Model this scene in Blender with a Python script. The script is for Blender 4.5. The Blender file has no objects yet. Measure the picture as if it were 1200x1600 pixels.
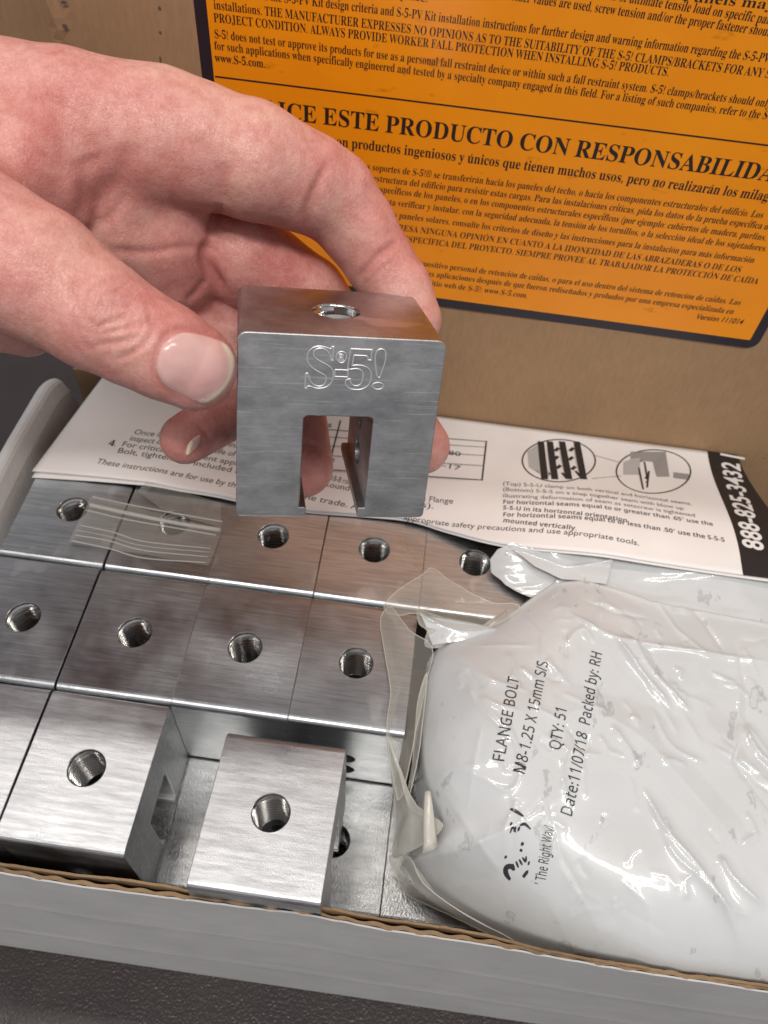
import bpy, bmesh, math, random
import numpy as np
from mathutils import Matrix, Vector

random.seed(7)
rng = np.random.RandomState(7)
S = bpy.context.scene
COL = S.collection
S.unit_settings.system = 'METRIC'
S.unit_settings.scale_length = 0.01          # one unit = one centimetre

# ------------------------------------------------------------------ camera
CAM_R = np.array([[0.991038, 0.118475, 0.061711],
                  [-0.131585, 0.786205, 0.603794],
                  [0.023017, -0.606502, 0.794748]])   # rows: right, up, back
CAM_C = np.array([7.651642, -10.80577, 18.164403])
FPX = 1252.68                                # focal length in pixels of the 1200x1600 photograph
cam = bpy.data.cameras.new('camera')
cam.sensor_fit = 'VERTICAL'
cam.sensor_height = 36.0
cam.lens = 36.0 * FPX / 1600.0
cam.clip_start = 0.1
cam.clip_end = 2000
cam.dof.use_dof = True
cam.dof.focus_distance = 15.2
cam.dof.aperture_fstop = 0.33
cam_ob = bpy.data.objects.new('camera', cam)
M = Matrix([[CAM_R[0][i], CAM_R[1][i], CAM_R[2][i], CAM_C[i]] for i in range(3)] + [[0, 0, 0, 1]])
cam_ob.matrix_world = M
COL.objects.link(cam_ob)
S.camera = cam_ob

# ------------------------------------------------------------------ world + lamps + exposure
world = bpy.data.worlds.new('World')
S.world = world
world.use_nodes = True
wn = world.node_tree
bg = wn.nodes['Background']
bg.inputs['Color'].default_value = (0.97, 0.95, 0.97, 1)
bg.inputs['Strength'].default_value = 0.38


def area_lamp(name, loc, target, sx, sy, power, color=(1, 0.96, 0.9)):
    l = bpy.data.lights.new(name, 'AREA')
    l.shape = 'RECTANGLE'
    l.size, l.size_y = sx, sy
    l.energy = power
    l.color = color
    o = bpy.data.objects.new(name, l)
    o.location = loc
    o.rotation_euler = (Vector(target) - Vector(loc)).to_track_quat('-Z', 'Y').to_euler()
    COL.objects.link(o)
    return o


# two ceiling troffers of the room, one nearly overhead to the left, one further right
area_lamp('ceiling_troffer', (-8, -72, 148), (8, -2, 2), 120, 7, 92000)
area_lamp('ceiling_troffer', (34, -66, 150), (8, -2, 2), 120, 7, 92000)
area_lamp('ceiling_troffer', (-42, 30, 150), (-42, 30, 0), 60, 8, 42000)
area_lamp('ceiling_troffer', (22, 42, 155), (22, 42, 0), 150, 50, 15000)

S.view_settings.view_transform = 'Standard'
S.view_settings.look = 'None'
S.view_settings.gamma = 1
S.view_settings.use_curve_mapping = False
S.view_settings.exposure = 0.14
S.cycles.max_bounces = 12
S.cycles.transparent_max_bounces = 16
S.cycles.caustics_reflective = False
S.cycles.caustics_refractive = False
try:
    S.cycles.use_denoising = True
except Exception:
    pass


# ------------------------------------------------------------------ geometry helpers
def ray(u, v):
    d = np.array([(u - 600) / FPX, (800 - v) / FPX, -1.0])
    return CAM_R.T @ d


def on_axis(u, v, ax, val):
    d = ray(u, v)
    return CAM_C + (val - CAM_C[ax]) / d[ax] * d


def at_depth(u, v, d):
    return CAM_C + d * ray(u, v)


def to_px(P):
    c = (np.asarray(P, float) - CAM_C) @ CAM_R.T
    return np.stack([600 + FPX * c[..., 0] / -c[..., 2], 800 - FPX * c[..., 1] / -c[..., 2]], -1)


def adopt(o, parent):
    o.parent = parent
    if parent.type == 'EMPTY':
        o.matrix_parent_inverse = parent.matrix_basis.inverted()


def mesh_obj(name, verts, faces, mat, parent=None, smooth=False, mats=None, fmat=None):
    me = bpy.data.meshes.new(name)
    me.from_pydata([tuple(map(float, v)) for v in verts], [], [tuple(map(int, f)) for f in faces])
    me.update()
    o = bpy.data.objects.new(name, me)
    COL.objects.link(o)
    for m in (mats or [mat]):
        me.materials.append(m)
    if fmat is not None:
        me.polygons.foreach_set('material_index', np.asarray(fmat, np.int32))
    if smooth:
        me.polygons.foreach_set('use_smooth', np.ones(len(me.polygons), bool))
    if parent is not None:
        adopt(o, parent)
    return o


def bm_obj(name, bm, mat, parent=None, smooth=False):
    me = bpy.data.meshes.new(name)
    bm.to_mesh(me)
    bm.free()
    o = bpy.data.objects.new(name, me)
    COL.objects.link(o)
    me.materials.append(mat)
    if smooth:
        me.polygons.foreach_set('use_smooth', np.ones(len(me.polygons), bool))
    if parent is not None:
        adopt(o, parent)
    return o


def empty(name, loc=(0, 0, 0)):
    o = bpy.data.objects.new(name, None)
    o.location = loc
    o.empty_display_size = 0.5
    COL.objects.link(o)
    return o


def tag(o, label=None, cat=None, group=None, kind=None):
    if label: o['label'] = label
    if cat: o['category'] = cat
    if group: o['group'] = group
    if kind: o['kind'] = kind
    return o


def baked(o):
    """Apply the modifiers of o into plain mesh data."""
    dg = bpy.context.evaluated_depsgraph_get()
    dg.update()
    me = bpy.data.meshes.new_from_object(o.evaluated_get(dg))
    o.modifiers.clear()
    o.data = me
    return o


def vnoise(P, scale, seed=0):
    """cheap smooth value noise in numpy, any dimension of points (n,2|3) -> -1..1"""
    P = np.asarray(P, float) * scale
    if P.shape[1] == 2:
        P = np.c_[P, np.zeros(len(P))]
    i = np.floor(P).astype(np.int64)
    f = P - i
    f = f * f * (3 - 2 * f)
    out = 0
    for dx in (0, 1):
        for dy in (0, 1):
            for dz in (0, 1):
                h = ((i[:, 0] + dx) * 374761393 + (i[:, 1] + dy) * 668265263 + (i[:, 2] + dz) * 2147483647 + seed * 144665) & 0xffffffff
                h = ((h ^ (h >> 13)) * 1274126177) & 0xffffffff
                h = (h ^ (h >> 16)) & 0xffff
                w = (f[:, 0] if dx else 1 - f[:, 0]) * (f[:, 1] if dy else 1 - f[:, 1]) * (f[:, 2] if dz else 1 - f[:, 2])
                out = out + w * (h / 32767.5 - 1)
    return out


def seg_dist(P, poly, closed=False):
    """distance of 2-D points to a polyline, and running parameter 0..1 along it"""
    poly = np.asarray(poly, float)
    if closed:
        poly = np.vstack([poly, poly[:1]])
    best = np.full(len(P), 1e9)
    par = np.zeros(len(P))
    n = len(poly) - 1
    for k in range(n):
        a, b = poly[k], poly[k + 1]
        ab = b - a
        t = np.clip(((P - a) @ ab) / max(ab @ ab, 1e-12), 0, 1)
        d = np.linalg.norm(P - a - t[:, None] * ab, axis=1)
        m = d < best
        best[m] = d[m]
        par[m] = (k + t[m]) / n
    return best, par


def inside(P, poly):
    poly = np.asarray(poly, float)
    res = np.zeros(len(P), bool)
    n = len(poly)
    for k in range(n):
        a, b = poly[k], poly[(k + 1) % n]
        c = ((a[1] > P[:, 1]) != (b[1] > P[:, 1]))
        with np.errstate(divide='ignore', invalid='ignore'):
            xi = (b[0] - a[0]) * (P[:, 1] - a[1]) / (b[1] - a[1] + 1e-15) + a[0]
        res ^= c & (P[:, 0] < xi)
    return res


def smooth_poly(pts, n=6, closed=False):
    """Catmull-Rom through the points"""
    p = np.asarray(pts, float)
    q = np.vstack([p[-1:], p, p[:2]]) if closed else np.vstack([2 * p[0] - p[1], p, 2 * p[-1] - p[-2]])
    out = []
    for k in range(1, len(q) - 2):
        a, b, c, d = q[k - 1], q[k], q[k + 1], q[k + 2]
        for t in np.arange(n) / n:
            out.append(0.5 * (2 * b + (c - a) * t + (2 * a - 5 * b + 4 * c - d) * t ** 2 + (3 * b - a - 3 * c + d) * t ** 3))
    if not closed:
        out.append(p[-1])
    return np.array(out)


def tube(path, radius, seg=8):
    path = np.asarray(path, float)
    V, F = [], []
    n = len(path)
    for i in range(n):
        t = path[min(i + 1, n - 1)] - path[max(i - 1, 0)]
        t = t / (np.linalg.norm(t) + 1e-12)
        a = np.cross(t, [0, 0, 1.0])
        if np.linalg.norm(a) < 1e-3: a = np.cross(t, [1.0, 0, 0])
        a /= np.linalg.norm(a)
        b = np.cross(t, a)
        r = radius[i] if hasattr(radius, '__len__') else radius
        for k in range(seg):
            an = 2 * math.pi * k / seg
            V.append(path[i] + r * (math.cos(an) * a + math.sin(an) * b))
    for i in range(n - 1):
        for k in range(seg):
            k2 = (k + 1) % seg
            F.append((i * seg + k, i * seg + k2, (i + 1) * seg + k2, (i + 1) * seg + k))
    F.append(tuple(range(seg))[::-1])
    F.append(tuple((n - 1) * seg + k for k in range(seg)))
    return V, F


# ------------------------------------------------------------------ materials
class NT:
    def __init__(self, name):
        self.m = bpy.data.materials.new(name)
        self.m.use_nodes = True
        self.t = self.m.node_tree
        self.p = self.t.nodes['Principled BSDF']

    def n(self, typ, **kw):
        nd = self.t.nodes.new(typ)
        for k, v in kw.items():
            if k in nd.inputs and not hasattr(nd, k):
                nd.inputs[k].default_value = v
            elif hasattr(nd, k):
                setattr(nd, k, v)
            else:
                nd.inputs[k].default_value = v
        return nd

    def l(self, a, b):
        self.t.links.new(a, b)

    def noise(self, scale, detail=4, rough=0.55, stretch=None, src='Object'):
        tc = self.n('ShaderNodeTexCoord')
        out = tc.outputs[src]
        if stretch:
            mp = self.n('ShaderNodeMapping')
            mp.inputs['Scale'].default_value = stretch
            self.l(out, mp.inputs['Vector'])
            out = mp.outputs[0]
        nz = self.n('ShaderNodeTexNoise')
        nz.inputs['Scale'].default_value = scale
        nz.inputs['Detail'].default_value = detail
        nz.inputs['Roughness'].default_value = rough
        self.l(out, nz.inputs['Vector'])
        return nz

    def ramp(self, src, stops):
        r = self.n('ShaderNodeValToRGB')
        e = r.color_ramp.elements
        while len(e) < len(stops):
            e.new(0.5)
        for el, (p, c) in zip(e, stops):
            el.position = p
            el.color = c if len(c) == 4 else (*c, 1)
        self.l(src, r.inputs[0])
        return r

    def bump(self, src, strength=0.3, dist=0.02, prev=None):
        b = self.n('ShaderNodeBump')
        b.inputs['Strength'].default_value = strength
        b.inputs['Distance'].default_value = dist
        self.l(src, b.inputs['Height'])
        if prev is not None:
            self.l(prev.outputs[0], b.inputs['Normal'])
        self.l(b.outputs[0], self.p.inputs['Normal'])
        return b

    def mix(self, fac, a, b, mode='MIX'):
        x = self.n('ShaderNodeMix')
        x.data_type = 'RGBA'
        x.blend_type = mode
        for s, i in ((fac, 0), (a, 6), (b, 7)):
            if isinstance(s, (int, float)):
                x.inputs[i].default_value = s
            elif isinstance(s, tuple):
                x.inputs[i].default_value = (*s, 1) if len(s) == 3 else s
            else:
                self.l(s, x.inputs[i])
        return x.outputs[2]


def simple(name, col, rough=0.6, metal=0.0, spec=0.5):
    k = NT(name)
    k.p.inputs['Base Color'].default_value = (*col, 1)
    k.p.inputs['Roughness'].default_value = rough
    k.p.inputs['Metallic'].default_value = metal
    k.p.inputs['Specular IOR Level'].default_value = spec
    return k.m


def metal_mat(name, base=(0.60, 0.60, 0.61), rough=0.27, scratch=0.0, stretch=(1.5, 30, 30), bump=0.06, spark=0.0, smudge=0.5, spark_scale=20):
    k = NT(name)
    info = k.n('ShaderNodeObjectInfo')
    # per-object offset so no two blocks carry the same marks
    tc = k.n('ShaderNodeTexCoord')
    off = k.n('ShaderNodeVectorMath', operation='MULTIPLY_ADD')
    comb = k.n('ShaderNodeCombineXYZ')
    for i in range(3): k.l(info.outputs['Random'], comb.inputs[i])
    k.l(comb.outputs[0], off.inputs[0])
    off.inputs[1].default_value = (37, 53, 71)
    k.l(tc.outputs['Object'], off.inputs[2])

    def nz(scale, detail, st=(1, 1, 1), rough=0.55):
        mp = k.n('ShaderNodeMapping')
        mp.inputs['Scale'].default_value = st
        k.l(off.outputs[0], mp.inputs['Vector'])
        t = k.n('ShaderNodeTexNoise')
        t.inputs['Scale'].default_value = scale
        t.inputs['Detail'].default_value = detail
        t.inputs['Roughness'].default_value = rough
        k.l(mp.outputs[0], t.inputs['Vector'])
        return t.outputs['Fac']
    streak = nz(1.0, 9, stretch, 0.72)
    blot = nz(0.7, 5)
    fine = nz(14, 3)
    tone = k.ramp(blot, [(0.30, tuple(c * (1 - 0.30 * smudge) for c in base)), (0.5, base), (0.75, tuple(min(1, c * 1.12) for c in base))])
    tint = k.ramp(streak, [(0.38, (0.58, 0.58, 0.59)), (0.62, (1.0, 1.0, 1.0))])
    c = k.mix(0.8, tone.outputs[0], tint.outputs[0], 'MULTIPLY')
    # small dark handling stains
    stain = k.ramp(nz(2.6, 2, (1, 1, 1), 0.4), [(0.70, (1, 1, 1)), (0.80, (0.70, 0.66, 0.62))])
    c = k.mix(0.12, c, stain.outputs[0], 'MULTIPLY')
    if scratch > 0:
        for ang, sc in ((0.6, 1.0), (-0.9, 0.8), (1.5, 1.3)):
            mp = k.n('ShaderNodeMapping')
            mp.inputs['Rotation'].default_value = (ang, 0.1, 0.2)
            mp.inputs['Scale'].default_value = (1.0, 0.7 * sc, 26)
            k.l(off.outputs[0], mp.inputs['Vector'])
            t = k.n('ShaderNodeTexNoise')
            t.inputs['Scale'].default_value = 1.0
            t.inputs['Detail'].default_value = 2
            k.l(mp.outputs[0], t.inputs['Vector'])
            rr = k.ramp(t.outputs['Fac'], [(0.66, (0, 0, 0)), (0.72, (scratch, scratch, scratch))])
            c = k.mix(rr.outputs[0], c, (0.80, 0.80, 0.81))
    k.l(c, k.p.inputs['Base Color'])
    k.p.inputs['Metallic'].default_value = 1
    mr = k.n('ShaderNodeMapRange')
    mr.inputs['From Min'].default_value = 0.3
    mr.inputs['From Max'].default_value = 0.75
    mr.inputs['To Min'].default_value = rough * 0.8
    mr.inputs['To Max'].default_value = rough * 1.45
    k.l(blot, mr.inputs['Value'])
    k.l(mr.outputs[0], k.p.inputs['Roughness'])
    b = k.bump(streak, bump * 6, 0.008)
    if spark > 0:
        b = k.bump(nz(spark_scale, 3, (1.5, 0.8, 1), 0.6), spark, 0.03, b)
    k.bump(fine, 0.10, 0.01, b)
    return k.m


MAT_ALU = metal_mat('brushed_aluminium', base=(0.51, 0.53, 0.55), rough=0.33, scratch=0.30, stretch=(0.8, 19, 19), bump=0.06, spark=0.14, smudge=0.15, spark_scale=22)
MAT_ALU_LOOSE = metal_mat('bright_tumbled_aluminium', base=(0.68, 0.685, 0.70), rough=0.34, stretch=(1.0, 9, 9), bump=0.04, spark=0.26, smudge=0.15, spark_scale=36)
MAT_ALU_LOW = metal_mat('sand_tumbled_aluminium', base=(0.56, 0.56, 0.55), rough=0.27, stretch=(1.5, 5, 5), bump=0.05, spark=0.34, spark_scale=15)
MAT_ALU_HELD = metal_mat('smooth_sawn_aluminium', base=(0.56, 0.562, 0.568), rough=0.33, scratch=0.55, stretch=(1.0, 1.0, 2.2), bump=0.012, smudge=0.55)
MAT_THREAD = simple('cut_thread_aluminium', (0.58, 0.57, 0.56), 0.16, 1.0)
MAT_ENGRAVE = simple('engraved_bright_aluminium', (0.86, 0.86, 0.88), 0.35, 1.0)
MAT_STEEL = simple('set_screw_steel', (0.75, 0.75, 0.76), 0.18, 1.0)


def kraft(name, col, dark=0.75):
    k = NT(name)
    a = k.noise(0.35, 6, 0.6)
    b = k.noise(9, 4, 0.6, (1.0, 1, 0.25))
    t = k.ramp(a.outputs[0], [(0.3, tuple(c * dark for c in col)), (0.7, col)])
    t2 = k.ramp(b.outputs[0], [(0.35, (0.86, 0.85, 0.84)), (0.65, (1, 1, 1))])
    k.l(k.mix(0.8, t.outputs[0], t2.outputs[0], 'MULTIPLY'), k.p.inputs['Base Color'])
    k.p.inputs['Roughness'].default_value = 0.72
    k.p.inputs['Specular IOR Level'].default_value = 0.3
    w = k.noise(2.2, 3, 0.5, (4.2, 1, 0.12))
    k.bump(w.outputs[0], 0.12, 0.03)
    return k.m


MAT_KRAFT = kraft('kraft_board', (0.41, 0.258, 0.145), 0.85)
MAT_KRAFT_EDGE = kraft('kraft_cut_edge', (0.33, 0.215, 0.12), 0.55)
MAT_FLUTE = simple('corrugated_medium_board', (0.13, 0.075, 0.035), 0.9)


def white_board(name, lo, hi, dirt=0.25):
    k = NT(name)
    a = k.noise(0.6, 5, 0.6)
    b = k.noise(2, 5, 0.65, (0.12, 4, 7))
    t = k.ramp(a.outputs[0], [(0.3, (lo, lo, lo)), (0.7, (hi, hi, hi))])
    t2 = k.ramp(b.outputs[0], [(0.3, (0.88, 0.88, 0.89)), (0.65, (1, 1, 1))])
    k.l(k.mix(0.7, t.outputs[0], t2.outputs[0], 'MULTIPLY'), k.p.inputs['Base Color'])
    k.p.inputs['Roughness'].default_value = 0.55
    st = k.noise(1.3, 4, 0.6, (.5, .5, 1))
    t3 = k.ramp(st.outputs[0], [(0.64, (1, 1, 1)), (0.72, (0.80, 0.74, 0.64))])
    k.l(k.mix(dirt, k.p.inputs['Base Color'].links[0].from_socket, t3.outputs[0], 'MULTIPLY'), k.p.inputs['Base Color'])
    k.bump(b.outputs[0], 0.35, 0.04)
    return k.m


MAT_WHITE = white_board('white_lined_board', 0.47, 0.54)
MAT_WHITE_SIDE = white_board('white_rolled_board', 0.62, 0.72, 0.9)


def orange_print():
    k = NT('orange_printed_gloss')
    a = k.noise(0.45, 6, 0.6)
    t = k.ramp(a.outputs[0], [(0.3, (0.88, 0.275, 0.004)), (0.7, (0.95, 0.32, 0.006))])
    s = k.noise(1.1, 3, 0.6, (1, 1, 2.2))
    t2 = k.ramp(s.outputs[0], [(0.66, (1, 1, 1)), (0.74, (0.55, 0.50, 0.45))])
    k.l(k.mix(0.6, t.outputs[0], t2.outputs[0], 'MULTIPLY'), k.p.inputs['Base Color'])
    k.p.inputs['Roughness'].default_value = 0.30
    w = k.noise(0.9, 4, 0.5)
    k.bump(w.outputs[0], 0.08, 0.1)
    return k.m


MAT_ORANGE = orange_print()
MAT_INK = simple('label_black_ink', (0.018, 0.012, 0.010), 0.4)
MAT_BORDER = simple('label_black_border', (0.020, 0.016, 0.024), 0.35)


def paper():
    k = NT('white_leaflet_paper')
    a = k.noise(0.5, 4)
    t = k.ramp(a.outputs[0], [(0.3, (0.79, 0.75, 0.735)), (0.7, (0.85, 0.815, 0.80))])
    k.l(t.outputs[0], k.p.inputs['Base Color'])
    k.p.inputs['Roughness'].default_value = 0.5
    return k.m


MAT_PAPER = paper()
MAT_PINK = simple('leaflet_ink', (0.03, 0.025, 0.025), 0.5)
MAT_GREY = simple('leaflet_grey_ink', (0.30, 0.285, 0.28), 0.5)
MAT_MIDGREY = simple('leaflet_mid_grey_ink', (0.46, 0.45, 0.44), 0.5)
MAT_BLACKBAND = simple('leaflet_black_band_ink', (0.022, 0.018, 0.018), 0.38)


def desk_mat():
    k = NT('pebbled_dark_laminate')
    v = k.noise(13, 2, 0.5)
    t = k.noise(0.4, 3)
    c = k.ramp(t.outputs[0], [(0.3, (0.020, 0.014, 0.014)), (0.7, (0.030, 0.021, 0.020))])
    k.l(c.outputs[0], k.p.inputs['Base Color'])
    k.p.inputs['Roughness'].default_value = 0.30
    k.bump(v.outputs[0], 0.42, 0.04)
    return k.m


MAT_DESK = desk_mat()


def bag_mat():
    k = NT('glossy_white_poly_film')
    a = k.noise(0.35, 4)
    t = k.ramp(a.outputs[0], [(0.3, (0.54, 0.55, 0.555)), (0.7, (0.595, 0.61, 0.625))])
    s = k.noise(1.5, 4, 0.62, (1.0, 0.55, 1))
    t2 = k.ramp(s.outputs[0], [(0.63, (1, 1, 1)), (0.665, (0.50, 0.50, 0.49)), (0.70, (0.92, 0.92, 0.92))])
    k.l(k.mix(0.55, t.outputs[0], t2.outputs[0], 'MULTIPLY'), k.p.inputs['Base Color'])
    k.p.inputs['Roughness'].default_value = 0.34
    k.p.inputs['Specular IOR Level'].default_value = 0.35
    k.p.inputs['Coat Weight'].default_value = 0.8
    k.p.inputs['Coat Roughness'].default_value = 0.05
    w = k.noise(1.3, 4, 0.5)
    b = k.bump(w.outputs[0], 0.16, 0.10)
    f = k.noise(4.5, 2, 0.5)
    k.bump(f.outputs[0], 0.12, 0.03, b)
    cn = k.n('ShaderNodeBump')
    cn.inputs['Strength'].default_value = 0.10
    cn.inputs['Distance'].default_value = 0.05
    g = k.noise(2.6, 2, 0.45, (1, .6, 1))
    k.l(g.outputs[0], cn.inputs['Height'])
    k.l(cn.outputs[0], k.p.inputs['Coat Normal'])
    return k.m


MAT_BAG = bag_mat()
MAT_BAGINK = simple('bag_stamp_ink', (0.03, 0.03, 0.035), 0.3)


def film_mat(name, milk, rough=0.12, col=(0.80, 0.78, 0.72)):
    """thin clear plastic: mostly see-through, glossy, with a share of milky white"""
    k = NT(name)
    k.p.inputs['Base Color'].default_value = (*col, 1)
    k.p.inputs['Roughness'].default_value = rough
    k.p.inputs['Specular IOR Level'].default_value = 0.6
    tr = k.n('ShaderNodeBsdfTransparent')
    tr.inputs[0].default_value = (0.94, 0.93, 0.91, 1)
    lw = k.n('ShaderNodeLayerWeight')
    lw.inputs['Blend'].default_value = 0.18
    ad = k.n('ShaderNodeMath', operation='ADD')
    k.l(lw.outputs['Facing'], ad.inputs[0])
    ad.inputs[1].default_value = milk
    ad.use_clamp = True
    mx = k.n('ShaderNodeMixShader')
    k.l(ad.outputs[0], mx.inputs[0])
    k.l(tr.outputs[0], mx.inputs[1])
    k.l(k.p.outputs[0], mx.inputs[2])
    w = k.noise(1.6, 3, 0.5)
    k.bump(w.outputs[0], 0.25, 0.1)
    k.l(mx.outputs[0], k.t.nodes['Material Output'].inputs['Surface'])
    return k.m


MAT_FILM = film_mat('clear_poly_film', 0.15)
MAT_MILK = film_mat('milky_poly_film', 0.42, 0.2, (0.78, 0.76, 0.70))
MAT_ZIP = film_mat('zip_bag_film', 0.08, 0.15, (0.75, 0.73, 0.70))


def skin_mat():
    k = NT('hand_skin')
    a = k.noise(0.55, 5, 0.6)
    b = k.noise(3.2, 6, 0.65)
    f = k.noise(16, 3, 0.6)
    c = k.ramp(a.outputs[0], [(0.30, (0.60, 0.225, 0.20)), (0.50, (0.71, 0.345, 0.305)), (0.70, (0.76, 0.445, 0.37))])
    c2 = k.ramp(b.outputs[0], [(0.34, (0.82, 0.64, 0.61)), (0.58, (1, 1, 1))])
    c = k.mix(0.75, c.outputs[0], c2.outputs[0], 'MULTIPLY')
    c3 = k.ramp(f.outputs[0], [(0.36, (0.92, 0.86, 0.84)), (0.6, (1, 1, 1))])
    c = k.mix(0.6, c, c3.outputs[0], 'MULTIPLY')
    # creases hold a little more blood colour: an attribute written where creases are modelled
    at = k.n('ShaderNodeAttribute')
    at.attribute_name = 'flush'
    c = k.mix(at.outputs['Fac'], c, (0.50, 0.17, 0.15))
    k.l(c, k.p.inputs['Base Color'])
    k.p.inputs['Roughness'].default_value = 0.43
    k.p.inputs['Specular IOR Level'].default_value = 0.42
    k.p.inputs['Subsurface Weight'].default_value = 0.13
    k.p.inputs['Subsurface Radius'].default_value = (0.35, 0.14, 0.09)
    k.p.inputs['Subsurface Scale'].default_value = 0.35
    v = k.n('ShaderNodeTexVoronoi')
    v.feature = 'DISTANCE_TO_EDGE'
    v.inputs['Scale'].default_value = 9.5
    tc = k.n('ShaderNodeTexCoord')
    dist = k.n('ShaderNodeVectorMath', operation='ADD')
    nz = k.noise(4, 2)
    k.l(nz.outputs['Color'], dist.inputs[1])
    k.l(tc.outputs['Object'], dist.inputs[0])
    k.l(dist.outputs[0], v.inputs['Vector'])
    vr = k.ramp(v.outputs['Distance'], [(0.0, (0, 0, 0)), (0.10, (1, 1, 1))])
    b1 = k.bump(vr.outputs[0], 0.55, 0.009)
    ln = k.noise(12, 4, 0.65, (1.6, 0.6, 1))
    b2 = k.bump(ln.outputs[0], 0.55, 0.022, b1)
    ln2 = k.noise(2.2, 4, 0.6)
    k.bump(ln2.outputs[0], 0.20, 0.08, b2)
    return k.m


MAT_SKIN = skin_mat()


def nail_mat():
    k = NT('nail_plate')
    at = k.n('ShaderNodeAttribute')
    at.attribute_name = 'tip'
    a = k.noise(1.6, 3)
    body = k.ramp(a.outputs[0], [(0.3, (0.60, 0.32, 0.31)), (0.7, (0.70, 0.45, 0.41))])
    k.l(k.mix(at.outputs['Fac'], body.outputs[0], (0.82, 0.68, 0.53)), k.p.inputs['Base Color'])
    k.p.inputs['Roughness'].default_value = 0.17
    k.p.inputs['Subsurface Weight'].default_value = 0.1
    k.p.inputs['Subsurface Radius'].default_value = (0.2, 0.1, 0.07)
    k.p.inputs['Subsurface Scale'].default_value = 0.2
    s = k.noise(2.0, 3, 0.5, (1, 1, 1))
    k.bump(s.outputs[0], 0.15, 0.05)
    return k.m


MAT_NAIL = nail_mat()


# ------------------------------------------------------------------ lettering
GL = {}


def _map(ch, style):
    o = ord(ch)
    if style == 'serif':
        if 65 <= o <= 90: return chr(0x1D400 + o - 65)
        if 97 <= o <= 122: return chr(0x1D41A + o - 97)
        if 48 <= o <= 57: return chr(0x1D7CE + o - 48)
    if style == 'sansbold':
        if 65 <= o <= 90: return chr(0x1D5D4 + o - 65)
        if 97 <= o <= 122: return chr(0x1D5EE + o - 97)
        if 48 <= o <= 57: return chr(0x1D7EC + o - 48)
    if style == 'grotesk':
        if 65 <= o <= 90: return chr(0x1D5A0 + o - 65)
        if 97 <= o <= 122: return chr(0x1D5BA + o - 97)
        if 48 <= o <= 57: return chr(0x1D7E2 + o - 48)
    return ch


ACC = {'á': ('a', 1), 'é': ('e', 1), 'í': ('i', 1), 'ó': ('o', 1), 'ú': ('u', 1), 'ñ': ('n', 2),
       'Á': ('A', 1), 'É': ('E', 1), 'Í': ('I', 1), 'Ó': ('O', 1), 'Ú': ('U', 1)}


def _text_mesh(body, off):
    c = bpy.data.curves.new('g', 'FONT')
    c.body = body
    c.size = 1
    c.resolution_u = 3
    c.offset = off
    o = bpy.data.objects.new('g', c)
    COL.objects.link(o)
    dg = bpy.context.evaluated_depsgraph_get()
    me = bpy.data.meshes.new_from_object(o.evaluated_get(dg))
    n = len(me.vertices)
    co = np.zeros(n * 3)
    me.vertices.foreach_get('co', co)
    F = [tuple(p.vertices) for p in me.polygons]
    bpy.data.objects.remove(o)
    bpy.data.curves.remove(c)
    bpy.data.meshes.remove(me)
    return co.reshape(-1, 3)[:, :2], F


def glyph(ch, style, off):
    key = (ch, style, off)
    if key in GL: return GL[key]
    if ch == ' ':
        GL[key] = (np.zeros((0, 2)), [], 0.26)
        return GL[key]
    base, acc = ACC.get(ch, (ch, 0))
    m = _map(base, style)
    V, F = _text_mesh(m, off)
    hh = _text_mesh('|' + m + '|', 0)[0]
    h2 = _text_mesh('||', 0)[0]
    adv = (hh[:, 0].max() - hh[:, 0].min()) - (h2[:, 0].max() - h2[:, 0].min())
    if acc and len(V):
        cx = (V[:, 0].min() + V[:, 0].max()) / 2
        top = V[:, 1].max() + 0.03
        if acc == 1:
            A = np.array([[cx - .04, top], [cx + .02, top], [cx + .13, top + .13], [cx + .03, top + .13]])
        else:
            A = np.array([[cx - .15, top], [cx + .15, top + .04], [cx + .15, top + .10], [cx - .15, top + .06]])
        n = len(V)
        V = np.vstack([V, A])
        F = F + [(n, n + 1, n + 2, n + 3)]
    GL[key] = (V, F, adv)
    return GL[key]


def set_line(text, style, off, x0, x1, y0, y1, size, i0=0, i1=None, track=0.0, slant=0.0):
    """Lay out one line in a flat (x, y) page: character i0 starts at (x0, y0), character i1 (default: the end) at (x1, y1).
    size is the em height; the width follows from the two fixed points. Returns (n,2) verts and faces."""
    i1 = len(text) if i1 is None else i1
    adv = [0.0]
    gl = []
    for ch in text:
        g = glyph(ch, style, off)
        gl.append(g)
        adv.append(adv[-1] + g[2] + track)
    d = np.array([x1 - x0, y1 - y0])
    L = np.linalg.norm(d)
    sx = L / (adv[i1] - adv[i0])
    dx = d / L
    dy = np.array([-dx[1], dx[0]])
    o = np.array([x0, y0]) - dx * adv[i0] * sx
    V, F, n = [], [], 0
    for k, (gv, gf, _) in enumerate(gl):
        if not len(gv): continue
        xs = (gv[:, 0] + adv[k] + slant * gv[:, 1]) * sx
        V.append(o + xs[:, None] * dx + (gv[:, 1] * size)[:, None] * dy)
        F += [tuple(i + n for i in f) for f in gf]
        n += len(gv)
    return np.vstack(V), F


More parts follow.
